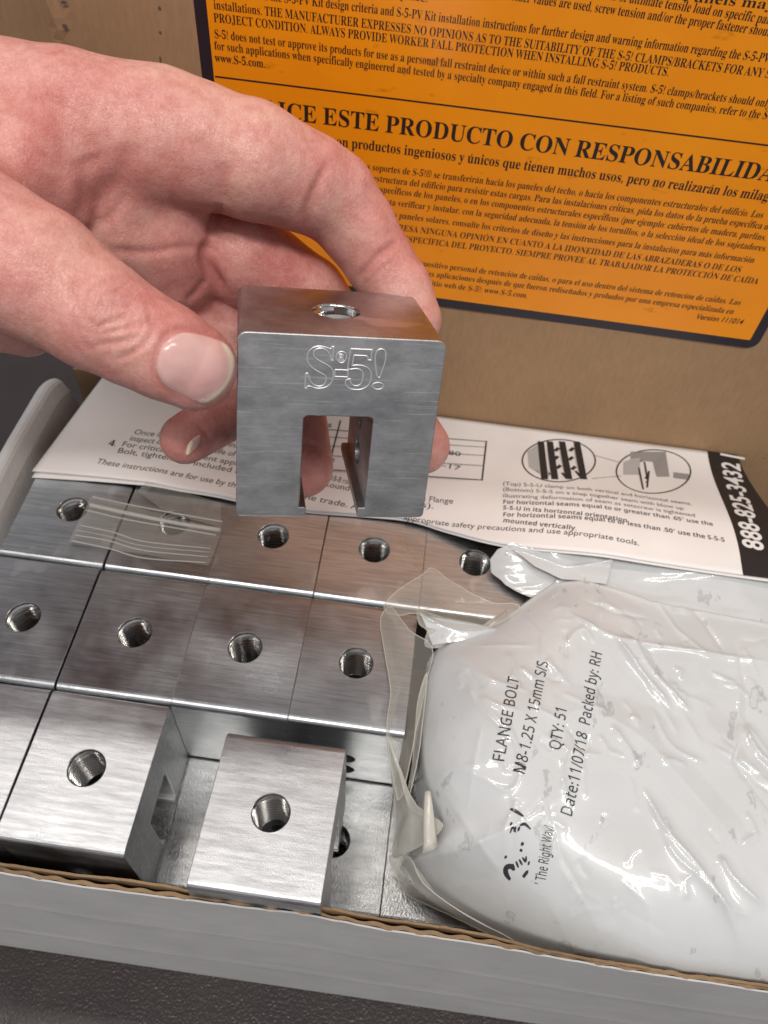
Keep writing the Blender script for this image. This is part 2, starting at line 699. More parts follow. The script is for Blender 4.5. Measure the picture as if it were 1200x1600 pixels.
class Page:
    """collects lettering laid out on a page and lifts it onto a surface with a function (x, y) -> point"""

    def __init__(self): self.V, self.F, self.n = [], [], 0

    def add(self, V, F):
        self.V.append(np.asarray(V, float))
        self.F += [tuple(i + self.n for i in f) for f in F]
        self.n += len(V)

    def line(self, *a, **k): self.add(*set_line(*a, **k))

    def stroke(self, pts, w):
        pts = np.asarray(pts, float)
        V, F = [], []
        for i in range(len(pts)):
            t = pts[min(i + 1, len(pts) - 1)] - pts[max(i - 1, 0)]
            t = t / (np.linalg.norm(t) + 1e-9)
            nn = np.array([-t[1], t[0]])
            ww = w[i] if hasattr(w, '__len__') else w
            V += [pts[i] + nn * ww / 2, pts[i] - nn * ww / 2]
        for i in range(len(pts) - 1):
            F.append((2 * i, 2 * i + 1, 2 * i + 3, 2 * i + 2))
        self.add(V, F)

    def poly(self, pts): self.add(pts, [tuple(range(len(pts)))])

    def build(self, name, mat, fn, parent, cuts=0):
        if cuts:
            bm = bmesh.new()
            vs = [bm.verts.new((v[0], v[1], 0)) for v in np.vstack(self.V)]
            for f in self.F:
                try: bm.faces.new([vs[i] for i in f])
                except ValueError: pass
            for _ in range(cuts):
                bmesh.ops.triangulate(bm, faces=bm.faces[:])
                bmesh.ops.subdivide_edges(bm, edges=[e for e in bm.edges if e.calc_length() > .05], cuts=1)
            bmesh.ops.triangulate(bm, faces=bm.faces[:])
            bm.verts.index_update()
            self.V = [np.array([v.co[:2] for v in bm.verts])]
            self.F = [tuple(v.index for v in f.verts) for f in bm.faces]
            bm.free()
        P = fn(np.vstack(self.V))
        return mesh_obj(name, P, self.F, mat, parent)


# ================================================================== SETTING
desk = mesh_obj('desk', [(-140, -60, -8.05), (140, -60, -8.05), (140, 110, -8.05), (-140, 110, -8.05),
                         (-140, -60, -11), (140, -60, -11), (140, 110, -11), (-140, 110, -11)],
                [(0, 1, 2, 3), (7, 6, 5, 4), (0, 4, 5, 1), (1, 5, 6, 2), (2, 6, 7, 3), (3, 7, 4, 0)], MAT_DESK)
tag(desk, kind='structure')
desk['label'] = 'dark pebbled desk top under the cardboard box'

# ================================================================== CARDBOARD BOX
box = empty('cardboard_box', (8.5, -0.3, -8.0))
tag(box, 'open cardboard box with white outside, brown lid standing up behind', 'box')


def extrude_y(prof, y0, y1, n=24, wob=0.0):
    m = len(prof)
    V, F = [], []
    for i in range(n + 1):
        y = y0 + (y1 - y0) * i / n
        e = max(0.0, (i / n - 0.93) / 0.07)
        for k, (x, z) in enumerate(prof):
            V.append((x + wob * math.sin(1.3 * y + 0.5), y, z - (0.35 * e * e if z > -1 else 0) + wob * math.sin(0.8 * y)))
    for i in range(n):
        for k in range(m):
            k2 = (k + 1) % m
            F.append((i * m + k, (i + 1) * m + k, (i + 1) * m + k2, i * m + k2))
    F.append(tuple(range(m)))
    F.append(tuple(n * m + k for k in range(m))[::-1])
    return V, F


side_prof = [(-3.02, -8.0), (-3.02, -1.3), (-3.08, -0.6), (-3.24, 0.12), (-3.40, 0.50), (-3.47, 0.58), (-3.56, 0.615), (-3.66, 0.605), (-3.76, 0.56), (-3.83, 0.47), (-3.88, 0.33), (-3.90, 0.1), (-3.92, -8.0)]
V, F = extrude_y(side_prof, -7.5, 6.35, 60, 0.02)
mesh_obj('side_wall', V, F, MAT_WHITE_SIDE, box, smooth=False)
V, F = extrude_y([(43.0 - x - 18.5, z) for x, z in side_prof][::-1], -7.5, 6.35, 24, 0.02)
mesh_obj('side_wall', V, F, MAT_WHITE_SIDE, box)

# front wall: white liner, fluted medium, brown inner liner, cut top edges that wander
out_px = [(-260, 1328), (-120, 1348), (0, 1365), (130, 1387), (287, 1407), (400, 1422), (460, 1428), (588, 1452), (780, 1481), (860, 1496),
          (973, 1516), (1087, 1534), (1200, 1551), (1350, 1574), (1560, 1606)]
in_px = [(-260, 1316), (-120, 1334), (0, 1349), (100, 1362), (190, 1372), (290, 1389), (380, 1400), (460, 1411), (588, 1431), (700, 1448), (780, 1463),
         (860, 1487), (973, 1507), (1087, 1522), (1200, 1539), (1350, 1562), (1560, 1594)]
ZT = -0.35
out_w = np.array([on_axis(u, v, 2, ZT) for u, v in out_px])
in_w = np.array([on_axis(u, v, 2, ZT) for u, v in in_px])
xs = np.arange(-3.9, 24.0, 0.06)
yo = np.interp(xs, out_w[:, 0], out_w[:, 1])
yi = np.interp(xs, in_w[:, 0], in_w[:, 1])
yi = np.maximum(yi, yo + 0.13)
ragged = lambda sd, a, sc=2.0: a * vnoise(np.c_[xs, xs * 0 + sd], sc, sd)
flute = np.sin(xs * 2 * math.pi / 0.62)


def sheet_wall(yt, zt, yb, zb, thick, rows=44, bulge=0.0):
    """a thin upright sheet following the wandering top edge yt(x), zt(x)"""
    V, F = [], []
    n = len(xs)
    for side in (0, 1):
        for r in range(rows + 1):
            t = r / rows
            y = yt + (yb - yt) * t ** 1.3 - bulge * math.sin(math.pi * t) - (.018 * math.exp(-((t - .70) / .02) ** 2) + .012 * math.exp(-((t - .34) / .02) ** 2)) * (bulge > 0) + side * thick
            z = zt + (zb - zt) * t
            V += list(zip(xs, y, z))
    m = n * (rows + 1)
    for r in range(rows):
        for i in range(n - 1):
            a = r * n + i
            F.append((a, a + n, a + n + 1, a + 1))
            F.append((m + a, m + a + 1, m + a + n + 1, m + a + n))
    for i in range(n - 1):
        F.append((i, i + 1, m + i + 1, m + i))
    return V, F


white_top = ZT + ragged(1, 0.05, .8) + ragged(3, .025, 5) + 0.02 * flute * (1 + ragged(8, .7, .9))
V, F = sheet_wall(yo, white_top, -7.96 + 0 * xs, -8.0 + 0 * xs, 0.035, bulge=0.05)
front = mesh_obj('front_wall', V, F, MAT_WHITE, box, smooth=False)
gap = yi - yo
med_y = yo + 0.045 + (gap - 0.11) * (0.5 + 0.5 * np.sin(xs * 2 * math.pi / 0.62 + 1 + 1.6 * vnoise(np.c_[xs, xs * 0], .6, 77)))
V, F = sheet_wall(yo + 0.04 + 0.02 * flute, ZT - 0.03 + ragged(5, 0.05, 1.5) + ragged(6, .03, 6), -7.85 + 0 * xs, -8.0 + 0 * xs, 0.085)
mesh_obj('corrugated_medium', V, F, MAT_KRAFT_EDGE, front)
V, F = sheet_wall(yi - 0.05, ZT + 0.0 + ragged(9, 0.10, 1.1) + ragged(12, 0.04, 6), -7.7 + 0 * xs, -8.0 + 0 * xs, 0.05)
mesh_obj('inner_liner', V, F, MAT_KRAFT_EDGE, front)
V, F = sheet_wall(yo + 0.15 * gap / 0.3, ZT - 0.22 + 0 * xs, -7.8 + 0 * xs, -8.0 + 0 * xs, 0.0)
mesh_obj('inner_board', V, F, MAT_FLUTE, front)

mesh_obj('box_floor', [(-3.9, -7.9, -7.98), (24.4, -7.9, -7.98), (24.4, 7.1, -7.98), (-3.9, 7.1, -7.98),
                       (-3.9, -7.9, -7.7), (24.4, -7.9, -7.7), (24.4, 7.1, -7.7), (-3.9, 7.1, -7.7)],
         [(3, 2, 1, 0), (4, 5, 6, 7), (0, 1, 5, 4), (1, 2, 6, 5), (2, 3, 7, 6), (3, 0, 4, 7)], MAT_KRAFT, box)
# back wall and the lid that continues up from it
YB = 7.0
mesh_obj('back_wall', [(-3.3, YB, -8), (24.4, YB, -8), (24.4, YB, 0.1), (-3.3, YB, 0.1), (-3.3, YB + .3, -8), (24.4, YB + .3, -8), (24.4, YB + .3, 0.1), (-3.3, YB + .3, 0.1)],
         [(0, 1, 2, 3), (7, 6, 5, 4), (3, 2, 6, 7), (0, 4, 5, 1), (1, 5, 6, 2), (4, 0, 3, 7)], MAT_KRAFT, box)
LID_TOP = 19.0
nx, nz = 116, 80
V, F = [], []
for side in (0, 1):
    for j in range(nz + 1):
        z = 0.12 + (LID_TOP - 0.12) * j / nz
        for i in range(nx + 1):
            x0 = -3.25 - 0.22 * max(0, z - 1.5)
            x = x0 + (24.4 - x0) * i / nx
            g = math.exp(-((x + 1.12 - 0.012 * z) / 0.10) ** 2)           # the upright score line
            y = YB + 0.06 * g + side * 0.3 + 0.02 * math.sin(x * 0.9) * math.sin(z * 0.5)
            if x < -1.12: y += 0.55 * (-1.12 - x)
            V.append((x, y, z))
m = (nx + 1) * (nz + 1)
for j in range(nz):
    for i in range(nx):
        a = j * (nx + 1) + i
        F.append((a, a + 1, a + nx + 2, a + nx + 1))
        F.append((m + a, m + a + nx + 1, m + a + nx + 2, m + a + 1))
rim = [i for i in range(nx + 1)] + [(j + 1) * (nx + 1) - 1 for j in range(1, nz + 1)] + [nz * (nx + 1) + i for i in range(nx - 1, -1, -1)] + [j * (nx + 1) for j in range(nz - 1, 0, -1)]
for k in range(len(rim)):
    a, b = rim[k], rim[(k + 1) % len(rim)]
    F.append((b, a, m + a, m + b))
lid = mesh_obj('lid_flap', V, F, MAT_KRAFT, box, smooth=False)

# faint printed smudges left of the label on the board
smut = simple('smudge_ink', (0.10, 0.085, 0.085), 0.7)
pg = Page()
for (u, v, a, b) in [(100, 3, 8, 3), (102, 40, 6, 4), (45, 40, 7, 3), (12, 38, 8, 3), (250, 12, 3, 3), (251, 50, 3, 2.5), (251, 92, 2, 5)]:
    c = on_axis(u, v, 1, YB)
    r = [(c[0] + a * .011 * math.cos(t) * random.uniform(.6, 1.2), c[2] + b * .014 * math.sin(t) * random.uniform(.6, 1.2)) for t in np.linspace(0, 2 * math.pi, 14)[:-1]]
    if c[0] > -1: pg.poly(r)
pg.build('ink_smudge', smut, lambda P: np.c_[P[:, 0], np.full(len(P), YB - 0.028), P[:, 1]], lid)

# ------------------------------------------------------------------ the orange warning label on the lid
YL = YB - 0.035


def lp(u, v):
    p = on_axis(u, v, 1, YL)
    return p[0], p[2]


def rounded_rect(x0, z0, x1, z1, r, sl=0.0, n=6):
    pts = []
    for cx, cz, a0 in ((x1 - r, z0 + r, -90), (x1 - r, z1 - r, 0), (x0 + r, z1 - r, 90), (x0 + r, z0 + r, 180)):
        for k in range(n + 1):
            a = math.radians(a0 + 90 * k / n)
            x, z = cx + r * math.cos(a), cz + r * math.sin(a)
            pts.append((x, z + sl * (x - x0)))
    return pts


a0 = lp(318, 130)
b0 = lp(700, 480)
c0 = lp(1172, 544)
slope = (c0[1] - b0[1]) / (c0[0] - b0[0])
Lx0, Lx1 = a0[0] - 0.02, c0[0] + 0.16
Lz0 = b0[1] - slope * (b0[0] - Lx0) - 0.02
Lz1 = 17.2
outer = rounded_rect(Lx0, Lz0, Lx1, Lz1, 0.30, slope)
bw = 0.27
inner = rounded_rect(Lx0 + bw, Lz0 + bw, Lx1 - bw, Lz1 - bw, 0.05, slope)
lab = mesh_obj('warning_label', [(x, YL + 0.012, z) for x, z in outer], [tuple(range(len(outer)))], MAT_BORDER, box)
lab['label'] = 'orange warning label with black border and printed text'
mesh_obj('orange_panel', [(x, YL + 0.006, z) for x, z in inner], [tuple(range(len(inner)))], MAT_ORANGE, lab)

pg = Page()
hd = Page()


def lab_line(page, text, p0, p1, size, i0=0, i1=None, off=-0.005, style='serif', slant=0.0):
    (x0, z0), (x1, z1) = lp(*p0), lp(*p1)
    page.line(text, style, off, x0, x1, z0, z1, size, i0, i1, slant=slant)


TXT = 0.25
def idx(s, sub): return s.index(sub)


t = "ultimate tensile load on specific panels"
lab_line(pg, "installation and depends on the panel type and attachments. Panels may", (1058, 0), (1196, 14), TXT, 59, 69)
t = "The published values represent tests of ultimate tensile load on specific panel types"
lab_line(pg, t, (982, 4), (1196, 37), TXT, idx(t, 'ultimate'), idx(t, 'el types') - 1)
t = "and materials. If other values are used, screw tension and/or the proper fastener should be"
lab_line(pg, t, (832, 5), (1197, 56), TXT, idx(t, 'values'), idx(t, 'ld be'))
lab_line(pg, "confirmed on the actual roof in place.", (560, -13), (668, 4), TXT, 22, 38)
t = "Refer to the S-5-PV Kit design criteria and S-5-PV Kit installation instructions for further design and warning information regarding the S-5-PV"
lab_line(pg, t, (487, 9), (1200, 98), TXT, idx(t, 'Kit'), len(t))
lab_line(pg, "installations. THE MANUFACTURER EXPRESSES NO OPINIONS AS TO THE SUITABILITY OF THE S-5! CLAMPS/BRACKETS FOR ANY S", (334, 14), (1202, 122), TXT)
lab_line(pg, "PROJECT CONDITION. ALWAYS PROVIDE WORKER FALL PROTECTION WHEN INSTALLING S-5! PRODUCTS.", (334, 34), (1044, 119), TXT)
lab_line(pg, "S-5! does not test or approve its products for use as a personal fall restraint device or within such a fall restraint system. S-5! clamps/brackets should only", (335, 59), (1203, 168), TXT)
lab_line(pg, "for such applications when specifically engineered and tested by a specialty company engaged in this field. For a listing of such companies, refer to the S-", (335, 77), (1202, 187), TXT)
lab_line(pg, "www.S-5.com.", (336, 96), (415, 106), TXT, off=0)
r0, r1 = lp(336, 119.5), lp(1206, 228)
pg.stroke([r0, r1], 0.035)
t = "UTILICE ESTE PRODUCTO CON RESPONSABILIDAD"
lab_line(hd, t, (504, 194), (1206, 284), 0.56, idx(t, 'ESTE'), idx(t, 'D', ) if False else len(t) - 1, off=0)
t = "Estos son productos ingeniosos y únicos que tienen muchos usos, pero no realizarán los milagros"
lab_line(hd, t, (549, 231), (1199, 314), 0.345, idx(t, 'productos'), idx(t, 'ros', ) if False else len(t) - 3, off=0)
sp = [("Las cargas en los soportes de S-5!® se transferirán hacia los paneles del techo, o hacia los componentes estructurales del edificio. Los", 'soportes', (581, 266), (1191, 341)),
      ("a la estructura del edificio para resistir estas cargas. Para las instalaciones críticas, pida los datos de la prueba específica d", 'del ', (639, 290), (1199, 359)),
      ("los puntos específicos de los paneles, o en los componentes estructurales específicos (por ejemplo: cubiertos de madera, purlins,", 'de los', (646, 307), (1196, 376)),
      ("hasta verificar y instalar, con la seguridad adecuada, la tensión de los tornillos, o la selección ideal de los sujetadores.", 'verificar', (621, 322), (1197, 393)),
      ("los paneles solares, consulte los criterios de diseño y las instrucciones para la instalación para más información", 'paneles', (623, 341), (1177, 411)),
      ("EXPRESA NINGUNA OPINIÓN EN CUANTO A LA IDONEIDAD DE LAS ABRAZADERAS O DE LOS", 'NINGUNA', (656, 364), (1156, 426)),
      ("ESPECÍFICA DEL PROYECTO. SIEMPRE PROVEE AL TRABAJADOR LA PROTECCIÓN DE CAÍDA", 'DEL', (704, 386), (1183, 444)),
      ("dispositivo personal de retención de caídas, o para el uso dentro del sistema de retención de caídas. Las", 'personal', (702, 421), (1156, 477)),
      ("las aplicaciones después de que fueron rediseñados y probados por una empresa especializada en", 'aplicaciones', (681, 433), (1145, 491)),
      ("sitio web de S-5!: www.S-5.com.", 'web', (693, 449), (824, 466))]
for t, a, p0, p1 in sp:
    lab_line(pg, t, p0, p1, 0.25, idx(t, a), slant=0.12)
lab_line(pg, "Version 111014", (1086, 498), (1159, 507), 0.24, style='sans', off=0.01, slant=0.2)
flat = lambda P: np.c_[P[:, 0], np.full(len(P), YL), P[:, 1]]
pg.build('fine_print', MAT_INK, flat, lab)
hd.build('headline', MAT_INK, flat, lab)

# ================================================================== CLAMPS
CW, CD, CH = 2.8, 3.45, 3.42            # along the seam, across, height


def clamp_profile():
    """outline in (y, z): rounded block, slot with small inward lips open at the bottom"""
    h, r = CD / 2, 0.16
    pts = []

    def arc(cy, cz, a0, a1, n=5, rr=r):
        for k in range(n + 1):
            a = math.radians(a0 + (a1 - a0) * k / n)
            pts.append((cy + rr * math.cos(a), cz + rr * math.sin(a)))
    arc(h - r, -r, 0, 90)
    arc(-h + r, -r, 90, 180)
    arc(-h + 0.08, -CH + 0.08, 180, 270, 3, 0.08)
    s, top, lip, lt = 0.60, -1.42, 0.13, 0.20
    arc(-s + lip - 0.04, -CH + 0.04, 270, 360, 3, 0.04)
    arc(-s + lip - 0.04, -CH + lt - 0.04, 0, 90, 3, 0.04)
    pts.append((-s, -CH + lt))
    arc(-s + 0.08, top - 0.08, 180, 90, 3, 0.08)
    arc(s - 0.08, top - 0.08, 90, 0, 3, 0.08)
    pts.append((s, -CH + lt))
    arc(s - lip + 0.04, -CH + lt - 0.04, 90, 180, 3, 0.04)
    arc(s - lip + 0.04, -CH + 0.04, 180, 270, 3, 0.04)
    arc(h - 0.08, -CH + 0.08, 270, 360, 3, 0.08)
    return pts


def cyl(c, axis, r, l, n=40):
    bm = bmesh.new()
    bmesh.ops.create_cone(bm, cap_ends=True, segments=n, radius1=r, radius2=r, depth=l)
    rot = {'z': Matrix(), 'y': Matrix.Rotation(math.pi / 2, 4, 'X'), 'x': Matrix.Rotation(math.pi / 2, 4, 'Y')}[axis]
    bm.transform(Matrix.Translation(c) @ rot)
    me = bpy.data.meshes.new('c')
    bm.to_mesh(me)
    bm.free()
    o = bpy.data.objects.new('c', me)
    COL.objects.link(o)
    return o


def make_clamp_mesh():
    prof = clamp_profile()
    n = len(prof)
    bm = bmesh.new()
    a = [bm.verts.new((-CW / 2, y, z)) for y, z in prof]
    b = [bm.verts.new((CW / 2, y, z)) for y, z in prof]
    for k in range(n):
        k2 = (k + 1) % n
        bm.faces.new((a[k], a[k2], b[k2], b[k]))
    bm.faces.new(a[::-1])
    bm.faces.new(b)
    bmesh.ops.recalc_face_normals(bm, faces=bm.faces)
    # a hair of a bevel where the sawn faces meet the extruded ones
    ed = [e for e in bm.edges if abs(e.verts[0].co.x - e.verts[1].co.x) < 1e-6]
    bmesh.ops.bevel(bm, geom=ed, offset=0.018, segments=2, profile=0.5, affect='EDGES', clamp_overlap=True)
    me = bpy.data.meshes.new('seam_clamp')
    bm.to_mesh(me)
    bm.free()
    o = bpy.data.objects.new('seam_clamp', me)
    COL.objects.link(o)
    cut = [cyl((0, 0, -0.7), 'z', 0.432, 2.2), ]
    for zz in (-1.95, -2.72):
        for sgn in (-1, 1):
            cut.append(cyl((0.0, sgn * 1.4, zz), 'y', 0.29, 2.0))
    for c in cut:
        md = o.modifiers.new('b', 'BOOLEAN')
        md.operation = 'DIFFERENCE'
        md.solver = 'EXACT'
        md.object = c
    baked(o)
    for c in cut: bpy.data.objects.remove(c)
    return o


def lathe(prof, n=40):
    """rings (r, z), open"""
    V, F = [], []
    for r, z in prof:
        for k in range(n):
            a = 2 * math.pi * k / n
            V.append((r * math.cos(a), r * math.sin(a), z))
    for i in range(len(prof) - 1):
        for k in range(n):
            k2 = (k + 1) % n
            F.append((i * n + k, (i + 1) * n + k, (i + 1) * n + k2, i * n + k2))
    return V, F


def thread_mesh():
    """countersink and a real helical thread down the bolt hole (inside surface)"""
    n, pitch = 48, 0.145
    V, F = lathe([(0.440, 0.003), (0.434, -0.006), (0.402, -0.034), (0.408, -0.045)], n)
    steps = 10 * n
    prof = ((0.412, 0), (0.370, -pitch * .40), (0.370, -pitch * .52), (0.412, -pitch))
    for (ra, za), (rb, zb) in zip(prof[:-1], prof[1:]):       # each flank has its own vertices, so it shades smoothly round the hole
        base = len(V)
        for i in range(steps + 1):
            a = 2 * math.pi * i / n
            z = -0.04 - pitch * i / n
            V.append((ra * math.cos(a), ra * math.sin(a), z + za))
            V.append((rb * math.cos(a), rb * math.sin(a), z + zb))
        F += [(base + 2 * i, base + 2 * i + 1, base + 2 * i + 3, base + 2 * i + 2) for i in range(steps)]
    return V, F


clamp0 = make_clamp_mesh()
clamp0.data.materials.clear()
clamp0.data.materials.append(MAT_ALU)
V, F = thread_mesh()
thr0 = mesh_obj('bolt_hole', V, F, MAT_THREAD, clamp0, smooth=True)

GROUP_TOP = 'aluminium clamps packed in rows in the box'
first = [True]


def place_clamp(loc, label, mat, rot=None, group=GROUP_TOP):
    if first[0]:
        o, th = clamp0, thr0
        first[0] = False
    else:
        o = clamp0.copy()
        COL.objects.link(o)
        th = thr0.copy()
        COL.objects.link(th)
        th.parent = o
    if mat is not MAT_ALU:
        key = mat.name
        if key not in MESH_BY_MAT:
            MESH_BY_MAT[key] = clamp0.data.copy()
            MESH_BY_MAT[key].materials.clear()
            MESH_BY_MAT[key].materials.append(mat)
        o.data = MESH_BY_MAT[key]
    mw = (rot.to_4x4() if rot is not None else Matrix())
    o.matrix_basis = Matrix.Translation(loc) @ mw
    tag(o, label, 'clamp', group)
    return o


MESH_BY_MAT = {}


def rz(deg): return Matrix.Rotation(math.radians(deg), 3, 'Z')


row1 = ["back row clamp beside the white side wall, partly under the clear zip bag strip",
        "second aluminium clamp of the back row, its hole seen through the clear zip bag strip",
        "third aluminium clamp of the back row, directly below the held clamp in the photo",
        "fourth aluminium clamp of the back row, just behind the clear torn film",
        "back row clamp in the shade next to the white bag fold"]
for i, lb in enumerate(row1):
    place_clamp((-1.4 + 2.8 * i + (-0.04 if i == 0 else 0.015 * (i % 2)), CD / 2 + 0.01, 0.0 - 0.012 * (i % 2)), lb, MAT_ALU, rz(random.uniform(-.2, .2)))
row2 = ["middle row clamp cut off by the left picture edge, streaky top",
        "middle row clamp with fine brushed streaks, second from the left edge",
        "third middle row clamp, standing behind the loose tilted clamp",
        "last middle row clamp, its right edge under the clear torn film"]
for i, lb in enumerate(row2):
    place_clamp((-1.4 + 2.8 * i + (-0.05 if i == 0 else 0), -CD / 2 - 0.01, 0.01 * ((i + 1) % 2)), lb, MAT_ALU, rz(random.uniform(-.2, .2)))
place_clamp((-1.48, -CD * 1.5 - 0.02, -0.02), "front row clamp at the left picture edge, only its corner showing", MAT_ALU_LOOSE, rz(0.2))
place_clamp((1.38, -CD * 1.5 - 0.03, 0.01), "front row clamp with bright glare on top and its open slot side showing", MAT_ALU_LOOSE, rz(-0.2))
# the loose one leaning on the front wall
ax = Vector((-0.064, -0.027, -0.008))
rot = Matrix.Rotation(ax.length, 3, ax.normalized())
loose = place_clamp((5.668, -5.649, 0.168), "loose bright clamp tilted against the front wall of the box", MAT_ALU_LOOSE, rot, group='')
if 'group' in loose: del loose['group']
low = ["lower layer clamp hidden under the front row clamp with the glare, seen through its slot",
       "lower layer clamp under the gap, left of the loose tilted clamp",
       "lower layer clamp under the gap, its hole half hidden by the loose tilted clamp",
       "sparkling lower layer clamp right of the floor seam, under the edge of the white bag",
       "lower layer clamp in the corner between the white bag and the front wall"]
for i, lb in enumerate(low):
    place_clamp((1.4 + 2.8 * i, -CD * 1.5 + 0.10, -CH - 0.03), lb, MAT_ALU_LOW, rz(random.uniform(-.3, .3)), 'clamps of the lower layer')

# ------------------------------------------------------------------ the held clamp
hr = Vector((-0.399, 0.042, 0.236))
H = Matrix.Rotation(hr.length, 3, hr.normalized())
HT = Vector((6.344, -0.72, 9.485))
Hc = Matrix((-H.col[1] * -1, -H.col[0], H.col[2])).transposed()     # clamp axes: x runs back, y runs left
held = place_clamp(HT + H @ Vector((0, CW / 2, 0)), "aluminium clamp held up in the hand, engraved front with open slot", MAT_ALU_HELD, Hc)
if 'group' in held: del held['group']


def engrave():
    """outline lettering cut in the front face; local face coordinates x right, z up"""
    parts = []

    def outline(ch, style, x0, z0, x1, z1):
        c = bpy.data.curves.new('e', 'FONT')
        c.body = _map(ch, style)
        c.fill_mode = 'NONE'
        c.resolution_u = 5
        o = bpy.data.objects.new('e', c)
        COL.objects.link(o)
        dg = bpy.context.evaluated_depsgraph_get()
        me = bpy.data.meshes.new_from_object(o.evaluated_get(dg))
        co = np.array([v.co[:] for v in me.vertices])[:, :2]
        E = [tuple(e.vertices) for e in me.edges]
        bpy.data.objects.remove(o)
        lo, hi = co.min(0), co.max(0)
        co = (co - lo) / (hi - lo) * np.array([x1 - x0, z1 - z0]) + np.array([x0, z0])
        parts.append((co, E))
    outline('S', 'serif', -.60, -.92, -.14, -.19)
    outline('5', 'serif', .07, -.92, .50, -.21)
    outline('!', 'serif', .53, -.90, .72, -.19)
    a = np.linspace(0, 2 * math.pi, 25)[:-1]
    ring = np.c_[-.03 + .085 * np.cos(a), -.36 + .095 * np.sin(a)]
    parts.append((ring, [(k, (k + 1) % 24) for k in range(24)]))
    outline('R', 'sansbold', -.065, -.41, .005, -.31)
    bar = np.array([(-.12, -.70), (.10, -.70), (.10, -.58), (-.12, -.58)])
    parts.append((bar, [(0, 1), (1, 2), (2, 3), (3, 0)]))
    V, F = [], []
    w = 0.014
    for co, E in parts:
        for i, j in E:
            p, q = co[i], co[j]
            d = q - p
            L = np.linalg.norm(d)
            if L < 1e-6: continue
            d = d / L
            nn = np.array([-d[1], d[0]])
            p2, q2 = p - d * w * .5, q + d * w * .5
            n = len(V)
            for pt, hgt in ((p2 + nn * w, .0005), (p2, .006), (p2 - nn * w, .0005), (q2 + nn * w, .0005), (q2, .006), (q2 - nn * w, .0005)):
                # face (x right, z up) -> clamp local: y = -x, x = -CW/2
                V.append((-CW / 2 - hgt, -pt[0], pt[1]))
            F += [(n, n + 1, n + 4, n + 3), (n + 1, n + 2, n + 5, n + 4)]
    return V, F


V, F = engrave()
mesh_obj('engraved_logo', V, F, MAT_ENGRAVE, held)
# the cup end of a set screw in the right-hand inner wall of the slot
V, F = lathe([(0.001, 0.05), (0.12, 0.06), (0.20, 0.0), (0.27, 0.0), (0.285, 0.10), (0.285, 0.3)], 32)
R1 = Matrix.Rotation(math.radians(90), 4, 'X')
V = [(Matrix.Translation((0, -0.62, -1.98)) @ Matrix.Rotation(math.radians(90), 4, 'X') @ Vector(v))[:] for v in V]
mesh_obj('set_screw', V, F, MAT_STEEL, held, smooth=True)

# ================================================================== LEAFLET
def zl(x, y):
    """height of the leaflet: flat on the clamps at the left and along the lid, lifted by the bag at the front right"""
    x, y = np.asarray(x, float), np.asarray(y, float)
    t = np.clip((x - 8.0) / 5.5, 0, 1)
    t = t * t * (3 - 2 * t)
    b = np.clip((y - 2.2) / 4.7, 0, 1)
    fr = 1 - b * b * (3 - 2 * b)
    return 0.17 + 1.05 * t * fr + 0.06 * np.sin(x * 0.75 + 0.6) * (1 - t) * fr + 0.05 * np.exp(-((x - 0.55) / 0.5) ** 2) * fr


def leaf(u, v):
    z = 0.5
    for _ in range(12):
        p = on_axis(u, v, 2, z)
        z = float(zl(p[0], p[1]))
    return p


leaflet = empty('leaflet', (7.5, 4.8, 0.3))
tag(leaflet, 'folded white printed instruction leaflet lying across the back clamps against the lid', 'leaflet')
front_px = [(50, 736), (110, 741), (175, 747), (222, 752), (280, 763), (340, 773), (400, 786), (480, 797), (560, 803), (640, 811), (700, 829), (780, 849), (860, 858),
            (960, 868), (1060, 884), (1165, 899), (1262, 912)]
Fp = np.array([leaf(u, v)[:2] for u, v in front_px])
Fp = smooth_poly(Fp, 6)
BX0, BX1 = on_axis(168, 596, 1, 6.9)[0], leaf(1152, 711)[0]


def leaf_grid(Fp, dz, back, n=34, back_off=0.0):
    V, F = [], []
    m = len(Fp)
    L = np.r_[0, np.cumsum(np.linalg.norm(np.diff(Fp, axis=0), axis=1))]
    L /= L[-1]
    for j in range(n + 1):
        t = j / n
        for i in range(m):
            bx = BX0 + (BX1 - BX0) * L[i] + back_off
            x = Fp[i, 0] * (1 - t) + bx * t
            y = Fp[i, 1] * (1 - t) + back * t
            V.append((x, y, float(zl(x, y)) + dz))
    for j in range(n):
        for i in range(m - 1):
            a = j * m + i
            F.append((a, a + 1, a + m + 1, a + m))
    return V, F


def thicken(o, t):
    md = o.modifiers.new('s', 'SOLIDIFY')
    md.thickness = t
    md.offset = -1
    return baked(o)


V, F = leaf_grid(Fp, 0, 6.93)
thicken(mesh_obj('top_sheet', V, F, MAT_PAPER, leaflet, smooth=True), 0.012)
F2 = Fp + np.c_[0.03 * np.ones(len(Fp)), -0.17 * np.clip(1 - (Fp[:, 0] + 3) / 6, 0.25, 1)]
V, F = leaf_grid(F2, -0.075, 6.90, back_off=-0.03)
thicken(mesh_obj('under_sheet', V, F, MAT_PAPER, leaflet, smooth=True), 0.012)

lift = lambda e: (lambda P: np.c_[P[:, 0], P[:, 1], zl(P[:, 0], P[:, 1]) + e])
pg = Page()


def leaf_line(page, text, p0, p1, size, i0=0, i1=None, style='sans', off=0.004, slant=0.0):
    a, b = leaf(*p0), leaf(*p1)
    page.line(text, style, off, a[0], b[0], a[1], b[1], size, i0, i1, slant=slant)


